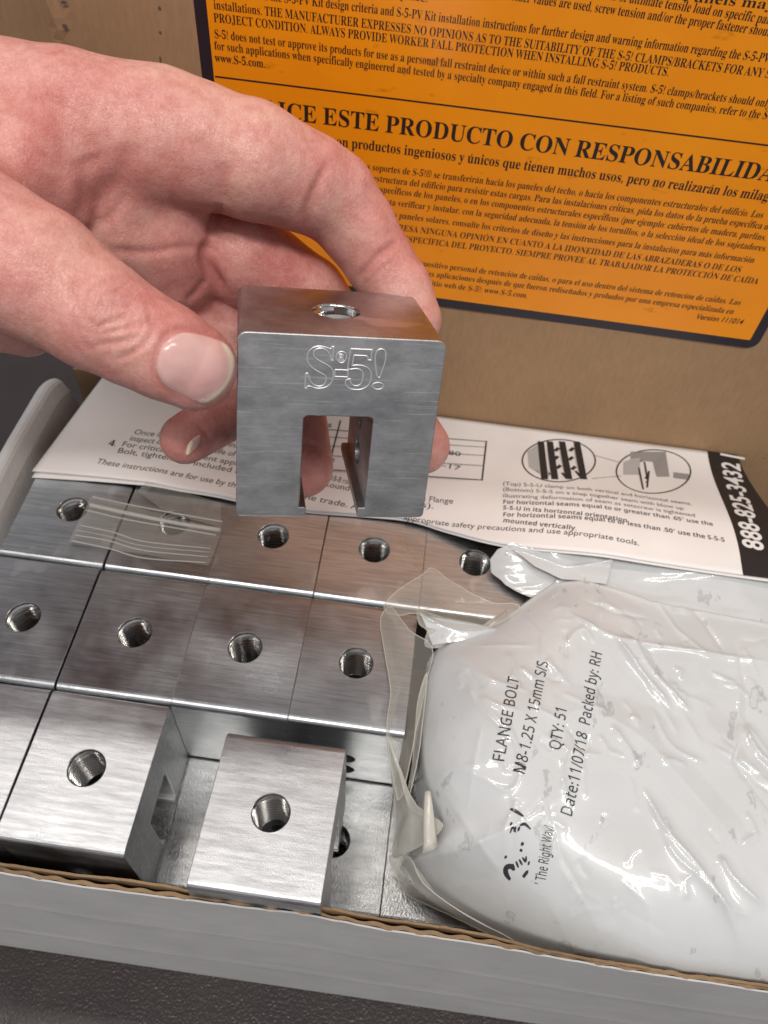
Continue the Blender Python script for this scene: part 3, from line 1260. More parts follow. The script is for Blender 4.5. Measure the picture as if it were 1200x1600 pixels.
LT = 0.29
t = "Once installed correctly, inspect periodically over the"
leaf_line(pg, t, (208, 678), (352, 697), LT, 0, idx(t, ', ins') + 1, slant=.12)
t = "inspect once during the life of the system"
leaf_line(pg, t, (201, 688), (366, 713), LT, 0, idx(t, ' the sys'), slant=.12)
leaf_line(pg, "4.", (168, 696), (181, 698), LT + .04, style='sansbold')
t = "For critical attachment applications"
leaf_line(pg, t, (189, 697), (366, 727), LT, 0, idx(t, 'lications'))
t = "Bolt, tighten the included M8 bolt, No"
leaf_line(pg, t, (182, 707), (366, 739), LT, 0, idx(t, 'M8'))
t = "These instructions are for use by those experienced in the trade. Always use appropriate safety precautions and use appropriate tools."
leaf_line(pg, t[:idx(t, 'ose exp')], (149, 724), (367, 762), LT, slant=.15)
leaf_line(pg, "in the trade. A", (450, 774), (560, 796), LT, slant=.12)
t2 = "appropriate safety precautions and use appropriate tools."
leaf_line(pg, t2, (630, 811), (999, 853), LT * .88, slant=.05)
leaf_line(pg, "(do not use 18-8 round)", (470, 740), (560, 760), LT)
leaf_line(pg, "lbs. Round", (480, 755), (546, 767), LT)
leaf_line(pg, "or smooth Flange", (600, 774), (708, 787), LT)
leaf_line(pg, "clamps (nuts).", (560, 776), (678, 795), LT)
# torque table: rules and figures
for p, q, w in [((470, 668), (760, 690), .03), ((470, 694), (758, 712), .02), ((470, 709), (757, 728), .02), ((470, 680), (760, 699), .02), ((470, 731), (753, 750), .035),
                ((760, 689), (753, 751), .05), ((532, 657), (515, 722), .05), ((640, 675), (630, 740), .03)]:
    a, b = leaf(*p), leaf(*q)
    pg.stroke([a[:2], b[:2]], w)
leaf_line(pg, "inch pounds", (440, 660), (518, 668), LT * .9, style='sansbold')
leaf_line(pg, "150-180", (652, 703), (720, 713), LT * .9)
leaf_line(pg, "13-17", (668, 726), (719, 735), LT * .9)
cap = [("(Top) S-5-U clamp on both vertical and horizontal seams.", (785, 758), (1082, 790), 0),
       ("(Bottom) S-5-S on a snap together seam with blow up", (785, 767), (1069, 797), 0),
       ("illustrating deformation of seam as setscrew is tightened", (785, 777), (1087, 808), 0),
       ("For horizontal seams equal to or greater than .65\" use the", (785, 787), (1115, 822), 1),
       ("S-5-U in its horizontal orientation.", (785, 796), (983, 817), 1),
       ("For horizontal seams equal to or less than .50\" use the S-5-S", (785, 807), (1133, 847), 1),
       ("mounted vertically.", (785, 816), (901, 829), 1)]
for tx, p0, p1, bold in cap:
    leaf_line(pg, tx, p0, p1, 0.225, style='sansbold' if bold else 'sans', off=0.0 if bold else 0.002)
pg.build('fine_print', MAT_PINK, lift(0.004), leaflet)


def ell(cu, cv, ru, rv, n=48):
    return np.array([leaf(cu + ru * math.cos(a), cv + rv * math.sin(a))[:2] for a in np.linspace(0, 2 * math.pi, n + 1)])


def P2(*pts): return [leaf(u, v)[:2] for u, v in pts]


gp = Page()
gp.poly(P2((824, 705), (845, 692), (850, 700), (858, 745), (842, 740), (826, 730)))
gp.poly(P2((974, 722), (1000, 712), (1000, 742), (974, 742)))
gp.build('seam_diagram_tone', MAT_MIDGREY, lift(0.005), leaflet)
gp = Page()
gp.poly(P2((985, 706), (1040, 706), (1046, 745), (1026, 745), (1020, 722), (985, 718)))
gp.poly(P2((1052, 738), (1077, 741), (1077, 750), (1052, 747)))
gp.build('seam_diagram_shade', MAT_GREY, lift(0.007), leaflet)
dg_ = Page()
dg_.stroke(ell(873, 720, 57, 33), 0.045)
dg_.stroke(ell(1021, 737, 58, 34), 0.045)
for u0, u1 in ((845, 851), (859, 867), (878, 889), (901, 912)):
    dg_.stroke(P2((u0, 690), (u1, 749)), 0.20)
for u, v in ((835, 703), (836, 716), (838, 728), (870, 702), (869, 715), (873, 729), (893, 702), (892, 716), (896, 731)):
    dg_.stroke(P2((u - 3, v + 3), (u + 3, v - 2)), 0.11)
for u, v in ((840, 734), (857, 738), (884, 744), (905, 741)):
    dg_.stroke(P2((u - 6, v - 5), (u + 2, v + 4)), 0.08)
dg_.stroke(P2((1005, 765), (997, 725), (1001, 720), (1007, 722), (1012, 752), (1009, 754)), 0.05)
dg_.stroke(P2((1008, 748), (1014, 736), (1011, 762)), 0.05)
dg_.stroke(P2((930, 712), (966, 722)), 0.02)
dg_.stroke(P2((925, 748), (970, 744)), 0.02)
dg_.build('seam_diagram', MAT_PINK, lift(0.009), leaflet)
# black band at the right end with the telephone number
b0_, b1_ = leaf(1105, 705)[:2], leaf(1161, 899)[:2]
V, F, n = [], [], 14
for j in range(n + 1):
    t = j / n
    p = np.array(b0_) * (1 - t) + np.array(b1_) * t
    q = np.array([BX1, 6.93]) * (1 - t) + Fp[-1] * t
    V += [p, p + (q - p) / 2, q - (q - p) * .004]
for j in range(n):
    for i in range(2):
        F.append((3 * j + i, 3 * j + i + 1, 3 * j + i + 4, 3 * j + i + 3))
bp = Page()
bp.add(np.array(V), [f[::-1] for f in F])
band = bp.build('black_band', MAT_BLACKBAND, lift(0.010), leaflet)
ph = Page()
a, b = leaf(1193, 862), leaf(1153, 712)
ph.line("888-825-3432 |", 'sans', 0.022, a[0], b[0], a[1], b[1], 0.78)
ph.build('phone_number', simple('band_white_print', (0.78, 0.76, 0.75), 0.5), lift(0.016), band)

# ================================================================== BAG OF BOLTS
bag = empty('parts_bag', (13.5, -3, -3.4))
tag(bag, 'glossy white plastic bag of bolts stamped with black text, lying in the box', 'bag')


def plan(pts, z): return np.array([on_axis(u, v, 2, z)[:2] for u, v in pts])


#            where the edge of the bag is seen, and its height there
body_px = [(690, 1012, .2), (735, 990, .2), (790, 957, .22), (830, 925, .25), (868, 898, .3), (905, 880, .3), (960, 876, .3), (1010, 880, .3), (1080, 890, .3), (1200, 905, .3), (1330, 925, .2),
           (1420, 1150, 0), (1400, 1350, -.3), (1340, 1580, -.8), (1200, 1552, -.8), (1000, 1515, -.9), (850, 1478, -1.4), (780, 1455, -1.9), (720, 1425, -2.2), (672, 1394, -2.35), (645, 1366, -2.25),
           (637, 1345, -2.0), (690, 1290, -.7), (672, 1240, -.6), (660, 1180, -.5), (660, 1110, -.3), (668, 1055, 0)]
_b3 = smooth_poly([tuple(on_axis(u, v, 2, z)) for u, v, z in body_px], 6, True)
body, body_z = _b3[:, :2], _b3[:, 2]

ridges = [([(690, 1290), (688, 1240), (692, 1195), (702, 1183), (722, 1183), (760, 1204), (795, 1226), (813, 1214), (814, 1180), (798, 1140), (772, 1112), (750, 1090)], .085, .11),
          ([(696, 1196), (730, 1250), (755, 1292), (780, 1320), (806, 1342)], .13, .10),
          ([(732, 1058), (745, 1092), (775, 1125), (800, 1155)], .08, .10),
          ([(750, 1080), (780, 1100), (812, 1108)], .07, .09),
          ([(960, 1000), (1000, 1050), (1055, 1107)], .16, .13), ([(978, 990), (1010, 1040), (1050, 1080), (1085, 1112)], .12, .12),
          ([(955, 1130), (985, 1170), (1003, 1196)], .10, .10),
          ([(1008, 1225), (1040, 1285), (1090, 1340), (1140, 1402), (1195, 1480)], .16, .12),
          ([(1036, 1290), (1062, 1330), (1095, 1360), (1150, 1410), (1195, 1425)], .10, .11),
          ([(1130, 1330), (1155, 1368), (1210, 1415)], .14, .11),
          ([(1165, 1128), (1185, 1170), (1230, 1210)], .14, .11),
          ([(880, 1010), (905, 985), (930, 1010)], .06, .10), ([(795, 1010), (805, 1040), (800, 1060)], .06, .09),
          ([(1000, 1460), (1060, 1480), (1130, 1500), (1220, 1530)], .22, .25), ([(985, 1420), (970, 1460), (985, 1490)], .14, .2),
          ([(880, 1390), (915, 1430), (960, 1480)], .08, .12),
          ([(700, 1310), (760, 1390), (830, 1450)], .08, .16), ([(655, 1350), (720, 1352), (770, 1330), (800, 1290)], .09, .14), ([(690, 1300), (735, 1330), (790, 1345)], -.08, .12), ([(895, 960), (960, 1000), (1080, 1020), (1220, 1040)], .10, .16),
          ([(1020, 1100), (1050, 1160), (1110, 1190)], .05, .07), ([(900, 1130), (880, 1200), (900, 1260)], .05, .08)]
RID = [(smooth_poly(plan(p, 1.0), 5), a * 1.0, w * .7) for p, a, w in ridges]
for i_ in range(150):                                     # many small crackles
    c_ = np.array([rng.uniform(9.3, 19.5), rng.uniform(-6.8, 0.6)])
    an = -0.95 + rng.normal(0, .55)
    L_ = rng.uniform(.25, 1.0) if i_ > 34 else rng.uniform(1.0, 2.6)
    d_ = np.array([math.cos(an), math.sin(an)])
    k_ = np.array([-d_[1], d_[0]]) * rng.normal(0, .10) * (1 + L_ * .3)
    RID.append((np.array([c_ - d_ * L_ / 2, c_ + k_, c_ + d_ * L_ / 2]), rng.uniform(.02, .06) * rng.choice([1, 1, -1]), rng.uniform(.035, .06)))


TOPL = plan([(800, 948), (868, 903), (905, 907), (960, 927), (1010, 948), (1080, 962), (1200, 985), (1330, 1008)], .8)


def bag_z(P):
    d, _ = seg_dist(P, body, True)
    base = np.empty(len(P))
    for i in range(0, len(P), 20000):                       # height of the rim, blended smoothly from the nearest parts of the outline
        w = 1 / (((P[i:i + 20000, None, :] - body[None]) ** 2).sum(2) + .02) ** 2
        base[i:i + 20000] = (w * body_z).sum(1) / w.sum(1)
    ins = inside(P, body)
    sd = np.where(ins, d, -d)
    k = np.clip(sd, 0, None)
    dome = 1 - np.exp(-k / .88)
    z = base + (1.0 - base) * dome
    # the contents: rounded bolt lumps pushing against the film
    z += dome * (0.20 * vnoise(P, 0.40, 3) + 0.045 * vnoise(P, 1.0, 5))
    # broad flat facets of the stiff film, running down to the right
    Q = np.c_[P[:, 0] * .62 + P[:, 1] * .78, -P[:, 0] * .78 + P[:, 1] * .62]
    c = np.abs(vnoise(np.c_[Q[:, 0], Q[:, 1] * .42], 0.75, 11))
    z -= dome * 0.10 * np.minimum(c, .5)
    for poly, a, w in RID:
        dd, t = seg_dist(P, poly)
        e = np.clip(np.minimum(t, 1 - t) * 6, 0, 1)
        z += dome * a * e * (0.75 * np.exp(-np.abs(dd) / (w * .75)) + 0.25 * np.exp(-(dd / (w * 2.5)) ** 2))
    # flattens out towards the front wall
    z = np.where(ins, z, base - np.clip(-sd, 0, .14) * np.where(base > .1, 1.5, np.where(base < -1.2, 2.0, 14)))
    # behind its top fold the bag drops away under the flap
    yl = np.interp(P[:, 0], TOPL[:, 0], TOPL[:, 1])
    q = np.clip((P[:, 1] - yl) / .30, 0, 1)
    z -= np.where(P[:, 0] > TOPL[0, 0], .42 * q * q * (3 - 2 * q), 0)
    z += np.where(ins & (P[:, 0] > TOPL[0, 0]), .07 * np.exp(-np.abs(P[:, 1] - yl) / .10), 0)
    lim = zl(P[:, 0], P[:, 1]) - 0.14
    z = np.where(P[:, 1] > 0.9, np.minimum(z, lim), z)
    return z, sd


gx = np.arange(body[:, 0].min() - .2, min(body[:, 0].max() + .2, 20.9), 0.036)
gy = np.arange(max(body[:, 1].min() - .2, -7.45), body[:, 1].max() + .2, 0.036)
GX, GY = np.meshgrid(gx, gy)
P = np.c_[GX.ravel(), GY.ravel()]
zz, sd = bag_z(P)
keep = sd > -0.13
idm = -np.ones(len(P), int)
idm[keep] = np.arange(keep.sum())
nxg = len(gx)
F = []
for j in range(len(gy) - 1):
    r = j * nxg
    q = np.stack([idm[r:r + nxg - 1], idm[r + 1:r + nxg], idm[r + nxg + 1:r + 2 * nxg], idm[r + nxg:r + 2 * nxg - 1]], 1)
    F += [tuple(f) for f in q if f.min() >= 0]
V = np.c_[P[keep], zz[keep]]
mesh_obj('bag_body', V, F, MAT_BAG, bag, smooth=True)


def bag_pt(u, v):
    z = 1.0
    for _ in range(10):
        p = on_axis(u, v, 2, z)
        z = float(bag_z(p[None, :2])[0][0])
    return p


bp = Page()


def bag_line(text, p0, p1, size, i0=0, i1=None, off=0.007, style='grotesk', track=0.03, slant=0.0):
    a, b = bag_pt(*p0), bag_pt(*p1)
    bp.line(text, style, off, a[0], b[0], a[1], b[1], size, i0, i1, track=track, slant=slant)


bag_line("FLANGE BOLT", (787, 1192), (811, 1060), 0.36)
bag_line("M8-1.25 X 15mm S/S", (819, 1212), (857, 1034), 0.36)
bag_line("QTY: 51", (875, 1174), (886, 1106), 0.36)
bag_line("Date:11/07/18  Packed by: RH", (893, 1278), (941, 1020), 0.36)
bag_line("' The Right Way!", (851, 1384), (864, 1292), 0.30, off=0.002, slant=.2)
# the stamped emblem, mostly rubbed off: only broken strokes are left
def bstroke(pts, w):
    Q = np.array([bag_pt(u, v)[:2] for u, v in smooth_poly(pts, 4)])
    n = len(Q)
    bp.stroke(Q, [w * .8 * (0.35 + 0.65 * math.sin(math.pi * (i + .5) / n)) for i in range(n)])
for pts, w in [([(797, 1375), (791, 1366), (790, 1357), (798, 1354), (803, 1360)], .12), ([(801, 1350), (804, 1360)], .05), ([(806, 1346), (810, 1356)], .05), ([(811, 1343), (816, 1352)], .05),
               ([(816, 1340), (821, 1346), (822, 1338)], .06), ([(788, 1341), (792, 1338)], .06), ([(816, 1370), (824, 1362), (818, 1372)], .07), ([(825, 1352), (827, 1346)], .05),
               ([(813, 1331), (815, 1327)], .08), ([(814, 1321), (818, 1317)], .08), ([(797, 1302), (801, 1293), (806, 1301)], .05), ([(803, 1300), (806, 1292)], .06), ([(809, 1299), (812, 1292)], .06),
               ([(812, 1290), (820, 1288), (829, 1296)], .07), ([(797, 1290), (800, 1285)], .06), ([(797, 1264), (806, 1268), (818, 1276)], .09)]:
    bstroke(pts, w)
Vv = np.vstack(bp.V)
bp.V = [Vv]
bp.build('stamped_text', MAT_BAGINK, lambda P: np.c_[P, bag_z(P)[0] + 0.012], bag, cuts=3)


# loose film of the bag's torn end
def film(name, pts, mat, parent, amp=0.05, seed=0, sub=3, rim=0.013):
    """pts: (u, v, z) outline of one piece of film"""
    W = list(smooth_poly([on_axis(u, v, 2, z) for u, v, z in pts], 3, True)) if rim > 0 else [on_axis(u, v, 2, z) for u, v, z in pts]
    bm = bmesh.new()
    c = bm.verts.new(np.mean(W, 0))
    vs = [bm.verts.new(w) for w in W]
    for k in range(len(vs)):
        bm.faces.new((c, vs[k], vs[(k + 1) % len(vs)]))
    bmesh.ops.recalc_face_normals(bm, faces=bm.faces)
    for _ in range(sub):
        bmesh.ops.subdivide_edges(bm, edges=bm.edges[:], cuts=1, use_grid_fill=True, smooth=0.0)
    for _ in range(4):
        bmesh.ops.smooth_vert(bm, verts=[v for v in bm.verts if not v.is_boundary], factor=.5, use_axis_x=True, use_axis_y=True, use_axis_z=True)
    Q = np.array([v.co[:] for v in bm.verts])
    nz = amp * vnoise(Q, 1.3, seed) + amp * .4 * vnoise(Q, 3.1, seed + 1)
    for v, d in zip(bm.verts, nz):
        v.co.z += d
        v.co.x += d * .4
    # the cut edge of the film is a little thicker and catches light
    bd = [v for v in bm.verts if v.is_boundary]
    loop = [bd[0]]
    seen = {bd[0]}
    while True:
        nx_ = [e.other_vert(loop[-1]) for e in loop[-1].link_edges if e.is_boundary]
        nx_ = [v for v in nx_ if v not in seen]
        if not nx_: break
        loop.append(nx_[0])
        seen.add(nx_[0])
    path = [tuple(v.co) for v in loop] + [tuple(loop[0].co)]
    o = bm_obj(name, bm, mat, parent, smooth=True)
    if rim > 0:
        tv, tf = tube(path, rim, 5)
        mesh_obj('film_edge', tv, tf, MAT_FILMEDGE, o, smooth=True)
    return o


MAT_FILMEDGE = film_mat('film_edge_plastic', 0.35, 0.15, (0.85, 0.83, 0.78))
fold = film('folded_flap', [(768, 872, .45), (778, 858, .6), (800, 850, .7), (870, 862, .85), (960, 862, .9), (1080, 890, 1.0), (1220, 905, 1.0), (1290, 1000, .8), (1180, 995, .75), (1060, 968, .8),
                            (1000, 955, .75), (950, 930, .8), (905, 908, .75), (870, 906, .6), (850, 930, .35), (828, 934, .25), (790, 914, .2), (770, 892, .3)], MAT_BAG, bag, .10, 3, rim=0)
ridge = film('folded_flap', [(800, 858, .8), (850, 866, .95), (905, 880, .98), (960, 872, 1.0), (948, 912, .85), (905, 905, .85), (880, 903, .8), (835, 885, .8)], MAT_BAG, bag, .08, 8, rim=0)
film('rolled_lip', [(652, 952, .35), (668, 958, .55), (720, 970, .6), (785, 985, .3), (790, 990, .15), (735, 1004, .15), (672, 1012, .15), (664, 1000, .2), (668, 985, .5), (655, 975, .35)], MAT_MILK, bag, .05, 12)
film('rolled_lip', [(655, 955, .5), (668, 962, .68), (740, 975, .62), (790, 988, .4), (740, 998, .3), (676, 1008, .3), (668, 985, .35)], MAT_BAG, bag, .05, 15, rim=0)
film('clear_film', [(600, 950, .12), (618, 925, .25), (660, 898, .45), (676, 888, .5), (720, 915, .65), (770, 940, .6), (812, 944, .6), (800, 962, .55), (745, 985, .6), (690, 975, .65), (650, 958, .5), (622, 962, .3)], MAT_FILM, bag, .10, 21)
film('clear_film', [(596, 965, .1), (612, 948, .3), (640, 985, .45), (676, 1010, .4), (668, 1060, .2), (640, 1190, -.2), (622, 1250, -.9), (605, 1150, .08), (610, 1080, .10), (600, 1010, .1)], MAT_FILM, bag, .06, 25)
film('clear_film', [(668, 1050, .3), (664, 1100, .2), (650, 1200, -.3), (626, 1290, -1.6), (620, 1330, -2.3), (640, 1250, -1.2), (648, 1160, -.4), (655, 1090, .1)], MAT_MILK, bag, .05, 31)
film('clear_film', [(605, 1150, .06), (625, 1200, -.3), (650, 1258, -.6), (684, 1282, -.2), (690, 1292, -.1), (675, 1310, -.5), (640, 1330, -1.2), (612, 1338, -2.2), (618, 1285, -1.8), (612, 1215, -1.0)], MAT_MILK, bag, .05, 35)
film('clear_film', [(608, 1338, -2.6), (640, 1340, -1.2), (660, 1380, -1.0), (720, 1425, -1.0), (800, 1468, -1.0), (795, 1474, -1.3), (700, 1428, -2.2), (640, 1400, -2.9), (622, 1372, -3.0)], MAT_FILM, bag, .04, 41)
# the little open tube of film
pth = []
a0_, a1_ = on_axis(668, 1238, 2, .2), on_axis(672, 1326, 2, -.3)
V, F = [], []
n = 26
for r in range(10):
    t = r / 9
    c = a0_ * (1 - t) + a1_ * t
    rad = 0.08 + 0.11 * t
    for k in range(n + 1):
        a = 2 * math.pi * k / n * 0.93 + .4
        wob = 1 + .12 * math.sin(2 * a + r * .4)
        V.append(c + np.array([rad * .85 * wob * math.cos(a), 0.10 * t * math.cos(a), rad * 1.3 * wob * math.sin(a)]))
for r in range(9):
    for k in range(n):
        a = r * (n + 1) + k
        F.append((a, a + 1, a + n + 2, a + n + 1))
thicken(mesh_obj('film_curl', V, F, MAT_MILK, bag, smooth=True), 0.012)

# ================================================================== SMALL ZIP BAG STRIP
zipb = empty('zip_bag', (1.5, 2.0, 0.05))
tag(zipb, 'small clear zip bag lying flat over two back row clamps', 'zip bag')
q = [on_axis(u, v, 2, .06) for u, v in [(142, 776), (348, 828), (326, 884), (108, 848)]]
V, F = [], []
nu, nv = 30, 12
for j in range(nv + 1):
    for i in range(nu + 1):
        s, t = i / nu, j / nv
        p = (q[0] * (1 - s) + q[1] * s) * (1 - t) + (q[3] * (1 - s) + q[2] * s) * t
        V.append((p[0], p[1], .05 + .05 * math.sin(5 * s + 2 * t) ** 2))
for j in range(nv):
    for i in range(nu):
        a = j * (nu + 1) + i
        F.append((a, a + 1, a + nu + 2, a + nu + 1))
mesh_obj('film_sheet', V, F, MAT_ZIP, zipb, smooth=True)
q2 = [on_axis(u, v, 2, .1) for u, v in [(222, 760), (240, 752), (300, 768), (348, 790), (348, 815), (250, 790)]]
film('film_sheet', [(215, 768, .1), (228, 752, .22), (262, 762, .2), (345, 785, .12), (347, 826, .1), (260, 800, .12)], MAT_ZIP, zipb, .05, 51, rim=0)
MAT_ZIPRIB = film_mat('zip_rib_film', 0.30, 0.15, (0.8, 0.79, 0.77))


def rib(pts, r, z):
    pts = smooth_poly(pts, 6)
    return tube([on_axis(u, v, 2, z) for u, v in pts], r, 8)


for pts, r in [([(141, 789), (200, 802), (280, 818), (344, 828)], .055), ([(145, 776), (210, 790), (290, 805), (348, 815)], .022), ([(135, 797), (200, 812), (280, 826), (338, 836)], .018),
               ([(126, 821), (175, 831), (225, 846), (330, 857)], .014), ([(118, 836), (170, 845), (225, 860), (325, 870)], .014), ([(113, 845), (170, 857), (225, 872), (322, 879)], .016),
               ([(120, 828), (170, 838), (225, 853), (327, 863)], .010)]:
    V, F = rib(pts, r, .12)
    mesh_obj('zip_rib', V, F, MAT_ZIPRIB, zipb, smooth=True)

# ================================================================== HAND
def cp(u, v, d): return np.array([(u - 600) / FPX * d, (800 - v) / FPX * d, -d])


def cone_sdf(P, a, b, ra, rb):
    ba = b - a
    h = np.clip(((P - a) @ ba) / (ba @ ba), 0, 1)
    q = P - a
    return np.sqrt(((q - h[..., None] * ba) ** 2).sum(-1)) - (ra + (rb - ra) * h)


def smin(a, b, k):
    h = np.clip(0.5 + 0.5 * (b - a) / k, 0, 1)
    return b * (1 - h) + a * h - k * h * (1 - h)


#           (u, v, depth, radius in cm)
THUMB = [(-620, 230, 12.6, 1.9), (-330, 280, 12.4, 1.55), (-120, 345, 12.3, 1.28), (60, 430, 12.3, 1.03), (150, 490, 12.35, .875), (205, 522, 12.5, .79), (255, 548, 12.65, .77), (300, 572, 12.85, .715)]
METAC = [(-620, 110, 14.2, 2.0), (-300, 130, 14.1, 1.45), (-80, 158, 14.1, 1.12), (110, 190, 14.2, 1.12), (250, 214, 14.4, 1.09), (300, 226, 14.5, 1.04)]
INDEX = [(270, 219, 14.45, 1.02), (395, 252, 14.7, 1.02), (485, 288, 15.3, .90), (520, 308, 15.6, .85),
         (560, 358, 15.9, .76), (592, 408, 16.1, .69), (622, 452, 16.2, .66), (644, 500, 16.2, .60)]
MIDDLE = [(-300, 240, 15.6, 1.3), (100, 300, 16.0, 1.15), (310, 370, 16.6, .98), (375, 398, 16.45, .98), (480, 462, 17.0, .82), (560, 560, 17.7, .72), (620, 640, 17.8, .66), (660, 698, 17.4, .60)]
RING = [(-300, 340, 16.0, 1.3), (60, 370, 16.4, 1.15), (250, 425, 16.8, 1.0), (360, 480, 17.6, .86), (430, 560, 18.3, .76), (458, 640, 18.5, .74), (470, 728, 18.3, .74)]
PINKY = [(-300, 430, 15.6, 1.25), (40, 440, 16.2, 1.1), (220, 480, 16.8, .9), (330, 540, 17.4, .72), (392, 598, 17.6, .62), (372, 640, 17.2, .56), (320, 668, 16.8, .545), (290, 686, 16.6, .52)]
WEB = [(-300, 300, 13.3, 1.2), (-60, 262, 13.3, .95), (40, 255, 13.5, .82), (92, 290, 13.8, .60), (108, 330, 14.0, .42)]
HEEL = [(-620, 350, 14.5, 2.1), (-300, 400, 14.2, 1.7), (-80, 450, 13.9, 1.05), (40, 512, 13.6, .50)]
THEN = [(-120, 320, 14.6, 1.3), (60, 330, 15.0, 1.2), (170, 345, 15.35, 1.15), (252, 375, 15.75, 1.02), (268, 420, 16.2, .95)]


def chain_sdf(P, ch, k=0.06):
    out = None
    for (u, v, d, r), (u2, v2, d2, r2) in zip(ch[:-1], ch[1:]):
        s = cone_sdf(P, cp(u, v, d), cp(u2, v2, d2), r, r2)
        out = s if out is None else smin(out, s, k)
    return out


def hand_sdf(P):
    """P in camera axes (right, up, back)"""
    idx_ = chain_sdf(P, INDEX, .12)
    mid = chain_sdf(P, MIDDLE, .1)
    rin = chain_sdf(P, RING, .1)
    pin = chain_sdf(P, PINKY, .05)
    thb = chain_sdf(P, THUMB, .12)
    palm = chain_sdf(P, THEN, .2)
    web = chain_sdf(P, WEB, .2)
    heel = chain_sdf(P, HEEL, .3)
    d = smin(mid, rin, .07)
    d = smin(d, pin, .07)
    meta = chain_sdf(P, METAC, .15)
    body = smin(palm, meta, .75)
    d = smin(d, body, .16)
    d = smin(d, smin(idx_, meta, .3), .06)
    w = smin(smin(meta, web, .55), thb, .55)
    d = smin(d, w, .10)
    d = smin(d, heel, .35)
    return d


def surface_nets(fn, lo, hi, h):
    n = np.ceil((hi - lo) / h).astype(int) + 1
    ax = [lo[i] + h * np.arange(n[i]) for i in range(3)]
    D = np.empty(n, np.float32)
    for i in range(n[0]):
        Y, Z = np.meshgrid(ax[1], ax[2], indexing='ij')
        D[i] = fn(np.stack([np.full_like(Y, ax[0][i]), Y, Z], -1))
    Sg = D < 0
    c = [(a, b, d) for a in (0, 1) for b in (0, 1) for d in (0, 1)]
    sh = tuple(n - 1)
    cnt = sum(Sg[a:a + sh[0], b:b + sh[1], d:d + sh[2]].astype(np.int8) for a, b, d in c)
    act = (cnt > 0) & (cnt < 8)
    I = np.argwhere(act)
    idm = -np.ones(sh, np.int64)
    idm[act] = np.arange(len(I))
    acc = np.zeros((len(I), 3))
    num = np.zeros(len(I))
    for i, p in enumerate(c):
        for q in c[i + 1:]:
            if sum(abs(x - y) for x, y in zip(p, q)) != 1: continue
            dp = D[I[:, 0] + p[0], I[:, 1] + p[1], I[:, 2] + p[2]]
            dq = D[I[:, 0] + q[0], I[:, 1] + q[1], I[:, 2] + q[2]]
            m = (dp < 0) != (dq < 0)
            t = np.where(m, dp / np.where(dp == dq, 1, dp - dq), 0)
            pos = np.array(p) + t[:, None] * (np.array(q) - np.array(p))
            acc += pos * m[:, None]
            num += m
    V = lo + h * (I + acc / num[:, None])
    F = []
    for a in range(3):
        b, d = (a + 1) % 3, (a + 2) % 3
        s0 = [slice(None)] * 3
        s1 = [slice(None)] * 3
        s0[a] = slice(0, -1)
        s1[a] = slice(1, None)
        ch = Sg[tuple(s0)] != Sg[tuple(s1)]
        E = np.argwhere(ch)
        E = E[(E[:, b] > 0) & (E[:, d] > 0) & (E[:, b] < sh[b]) & (E[:, d] < sh[d])]
        flip = Sg[E[:, 0], E[:, 1], E[:, 2]]

        def cell(ob, od):
            q = E.copy()
            q[:, b] -= ob
            q[:, d] -= od
            return idm[q[:, 0], q[:, 1], q[:, 2]]
        quad = np.stack([cell(1, 1), cell(0, 1), cell(0, 0), cell(1, 0)], 1)
        quad[~flip] = quad[~flip][:, ::-1]
        F.append(quad[(quad >= 0).all(1)])
    return V, np.vstack(F)


allp = np.array([list(cp(u, v, d)) + [r] for ch in (THUMB, METAC, INDEX, MIDDLE, RING, PINKY, WEB, HEEL, THEN) for u, v, d, r in ch])
lo = (allp[:, :3] - allp[:, 3:]).min(0) - .15
hi = (allp[:, :3] + allp[:, 3:]).max(0) + .15
lo[0] = max(lo[0], -13.2)
HV, HF = surface_nets(hand_sdf, lo, hi, 0.065)


def relax(V, F, it=4, lam=.5):
    a = np.r_[F[:, 0], F[:, 1], F[:, 2], F[:, 3]]
    b = np.r_[F[:, 1], F[:, 2], F[:, 3], F[:, 0]]
    for _ in range(it):
        s = np.zeros_like(V)
        c = np.zeros(len(V))
        np.add.at(s, a, V[b])
        np.add.at(s, b, V[a])
        np.add.at(c, a, 1)
        np.add.at(c, b, 1)
        V = V + lam * (s / c[:, None] - V)
    return V


HV = relax(HV, HF, 3)
hand = mesh_obj('hand', HV @ CAM_R + CAM_C, HF, MAT_SKIN, None, smooth=True)
md = hand.modifiers.new('s', 'SUBSURF')
md.levels = md.render_levels = 1
baked(hand)
n = len(hand.data.vertices)
co = np.zeros(n * 3)
no = np.zeros(n * 3)
hand.data.vertices.foreach_get('co', co)
hand.data.vertices.foreach_get('normal', no)
co, no = co.reshape(-1, 3), no.reshape(-1, 3)
px = to_px(co)
cc = (co - CAM_C) @ CAM_R.T
depth = -cc[:, 2]
facing = np.clip((no * ((CAM_C - co) / np.linalg.norm(CAM_C - co, axis=1)[:, None])).sum(1), 0, 1)
